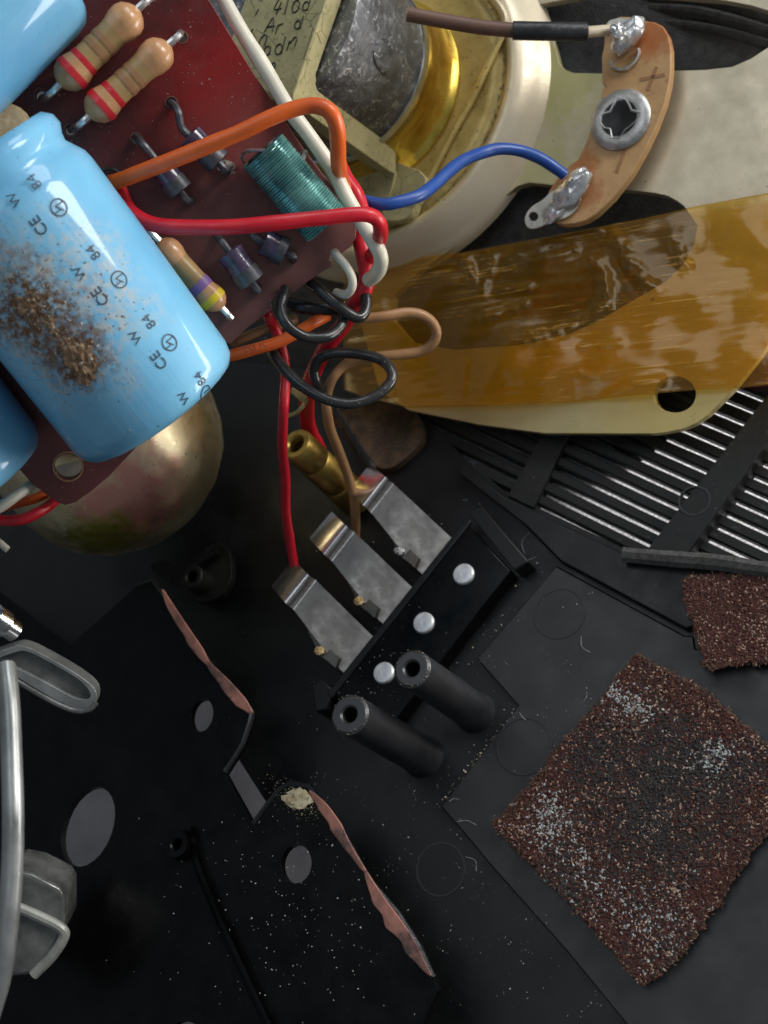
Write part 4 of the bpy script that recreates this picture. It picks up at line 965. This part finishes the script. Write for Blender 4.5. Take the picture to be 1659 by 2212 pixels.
wire('black_wire', [(660, 604, 15.6), (672, 612, 15.45), (692, 628, 15.35), (720, 653, 15.3), (750, 676, 15.3), (772, 686, 15.35), (785, 678, 15.4), (790, 657, 15.45), (786, 635, 15.5), (777, 612, 15.6), (765, 600, 15.8)], 12.5, M_blk, 'black wire with hairpin bend under the short white wire')
wire('black_wire', [(628, 655, 15.7), (660, 664, 15.6), (700, 668, 15.6), (735, 668, 15.7)], 15, M_blk, 'thick black wire stub behind the two black loops')
wire('black_wire', [(580, 735, 15.9), (588, 756, 15.7), (600, 780, 15.6), (624, 809, 15.5), (655, 836, 15.45), (703, 861, 15.4), (753, 872, 15.4), (796, 863, 15.45), (829, 842, 15.5), (847, 818, 15.55), (844, 797, 15.6), (826, 779, 15.7), (796, 769, 15.75), (753, 765, 15.8), (713, 768, 15.85), (688, 780, 15.9), (678, 803, 15.95), (684, 828, 16.0), (700, 856, 16.2), (722, 885, 16.6), (753, 935, 17.2), (786, 985, 17.6), (806, 1010, 17.7)], 11.5, M_blk, 'long black wire making the lowest wide loop over the amber tape', 9)
wire('tan_wire', [(770, 690, 15.7), (793, 689, 15.7), (836, 684, 15.7), (879, 677, 15.75), (912, 681, 15.8), (935, 697, 15.85), (944, 720, 15.9), (935, 743, 15.95), (908, 760, 16.0), (869, 766, 16.0), (819, 770, 16.0), (770, 777, 16.05), (737, 796, 16.1), (717, 822, 16.1), (707, 852, 16.2), (707, 885, 16.2), (716, 930, 16.5), (734, 984, 16.95), (752, 1027, 17.35), (764, 1074, 17.6), (769, 1122, 17.75), (768, 1169, 17.9), (764, 1200, 18.0)], 11, M_tan, 'tan wire bulging over the amber tape then dropping to middle contact', 9)
wire('red_wire', [(580, 675, 15.6), (585, 690, 15.6), (601, 722, 15.7), (613, 770, 15.75), (617, 819, 15.8), (613, 885, 15.8), (611, 968, 16.2), (618, 1040, 16.6), (619, 1113, 17.0), (627, 1173, 17.35), (636, 1225, 17.6), (641, 1290, 17.95)], 11, M_red, 'thin red wire hanging straight down to the lowest contact', 9)
o2p = [(470, 775, 15.6), (485, 771, 15.55), (538, 757, 15.5), (598, 741, 15.5), (637, 722, 15.5), (677, 698, 15.55), (705, 684, 15.7)]
ow2 = wire('orange_wire', o2p, 13, M_org, 'orange wire with faint printing passing under the board corner')
wire('tan_wire', [(505, 742, 15.8), (518, 734, 15.75), (571, 713, 15.7), (611, 699, 15.7), (640, 690, 15.8)], 11, M_tan, 'short tan wire between board corner and orange wire')
# faint lettering on the orange wire
gl_ = text_faces('TSUS', .13)
pA, pB_ = C(500, 767, 15.38), C(598, 741, 15.36); dx = (pB_-pA).normalized(); dz = WD((0, 0, 1)); dy = dz.cross(dx).normalized()
obj('wire_print', ([(pA+pB_)/2+dx*v.x+dy*v.y+dz*.012 for v in gl_[0]], gl_[1]), mat('faint_print', S(150, 60, 22), S(170, 74, 30), 20, .5, bump=0), ow2, smooth=0)
wire('white_wire', [(-30, 1112, 15.2), (0, 1094, 15.2), (35, 1070, 15.3), (70, 1046, 15.45)], 12, M_wht, 'flat white wire tucked under the board at left edge')
wire('orange_wire', [(-20, 1102, 15.6), (30, 1088, 15.6), (70, 1078, 15.7), (100, 1066, 15.8)], 11, M_org, 'short orange wire at left edge above the red one')
wire('red_wire', [(-20, 1120, 15.4), (15, 1124, 15.4), (52, 1120, 15.4), (92, 1102, 15.5), (116, 1084, 15.7), (125, 1070, 15.9)], 12, M_red, 'short red wire curving in at left edge under the board')
wire('thin_white_wire', [(-25, 1155, 15.6), (0, 1172, 15.6), (18, 1187, 15.6)], 8, M_wht, 'cut end of thin white wire at left edge below the red one')
# lead to the upper speaker terminal
bw = thing('brown_lead', C(1100, 64, 16.6), 'brown lead with black sleeve running to the upper speaker terminal', 'wire')
obj('brown_insulation', px_tube([(880, 30, 16.4), (930, 40, 16.4), (985, 50, 16.4), (1042, 59, 16.4), (1115, 66, 16.4)], 16, 14), M_brn, bw)
sl = px_tube([(1108, 66, 16.4), (1150, 67, 16.4), (1200, 68, 16.4), (1266, 69, 16.45)], 20, 14)
obj('black_sleeve', sl, mat('black_sleeving', (.012, .013, .015, 1), (.03, .03, .032, 1), 4, .4, bump=.4, bs=10, bd=.03), bw)
obj('cream_core', px_tube([(1255, 70, 16.45), (1285, 68, 16.5), (1310, 66, 16.55), (1334, 68, 16.6)], 12, 12), mat('cream_pvc', S(214, 198, 170), S(190, 172, 146), 5, .5), bw)
obj('bare_strands', blob(C(1334, 68, 16.45), (WD((1, 0, 0))*.09, WD((0, 1, 0))*.10, WD((0, 0, 1))*.07), 3, .4, 4), M_solder, bw)

# ================================================================== DUST
rr_ = random.Random(42); P1 = []; P2 = []
while len(P1) < 620:
    u, v = rr_.uniform(640, 1300), rr_.uniform(1080, 2200)
    if rr_.random() > .25+1.6*noise.noise(Vector((u*.012, v*.012, 4))): continue
    if in_poly((u, v), floor_out) and not in_poly((u, v), bo):
        h = .054 if in_poly((u, v), rp) else .004
        P1.append(FL.P(u, v, h))
for k in range(230):
    u, v = rr_.gauss(760, 110), rr_.gauss(1480, 130)
    if in_poly((u, v), [(1005, 1128), (1104, 1233), (815, 1608), (717, 1496)]): P1.append(FL.P(u, v, CH+.004))
while len(P2) < 260:
    u, v = rr_.gauss(640, 150), rr_.gauss(1950, 150)
    if in_poly((u, v), bo): P2.append(FL.P(u, v, BH+.004))
M_dust = mat('dust', (.62, .60, .56, 1), (.25, .24, .23, 1), 30, .7, bump=0)
d1 = chips(P1[:420], .013, 1, .4); d2 = chips(P1[420:], .009, 2, .4); d3 = chips(P2, .013, 5, .4)
obj('dust_flecks', join(d1, d2, d3), M_dust, smooth=0, kind='stuff')

rr_ = random.Random(77)
for k in range(13):
    u, v = rr_.uniform(960, 1330), rr_.uniform(1120, 1900)
    if not in_poly((u, v), floor_out): continue
    h = .062 if in_poly((u, v), rp) else .012
    a = rr_.uniform(0, 6.28); L_ = rr_.uniform(8, 26); b = a+rr_.uniform(-1.2, 1.2)
    q = [(u, v), (u+math.cos(a)*L_, v+math.sin(a)*L_), (u+math.cos(a)*L_+math.cos(b)*L_, v+math.sin(a)*L_+math.sin(b)*L_)]
    LINT = globals().setdefault('LINT', []); LINT.append(tube([FL.P(x, y, h) for x, y in spl([Vector(w) for w in q], 4)], .003, 4))
obj('lint_hairs', join(*LINT), M_dust, smooth=0, kind='stuff')
P3 = []
for k in range(70):
    u, v = rr_.gauss(1080, 60), rr_.gauss(1400, 120)
    if not in_poly((u, v), bo): P3.append(FL.P(u, v, .03))
for k in range(60):
    t_ = rr_.random(); P3.append(FL.P(1117-168*t_+rr_.gauss(0, 3), 1530+210*t_+rr_.gauss(0, 3), .03))
obj('dust_crumbs', chips(P3, .018, 12, .5), mat('tan_crumbs', (.55, .45, .33, 1), (.3, .28, .25, 1), 20), smooth=0, kind='stuff')

rr_ = random.Random(91); PD = []
while len(PD) < 420:
    u, v = rr_.uniform(180, 760), rr_.uniform(0, 720)
    if in_poly((u, v), po): PD.append(PB.P(u, v, .003))
obj('board_dust', join(chips(PD[:300], .006, 3, .4), chips(PD[300:], .011, 4, .4)), mat('board_dust', S(170, 150, 144), S(110, 84, 80), 30, .8, bump=0), bp, smooth=0, kind='stuff')
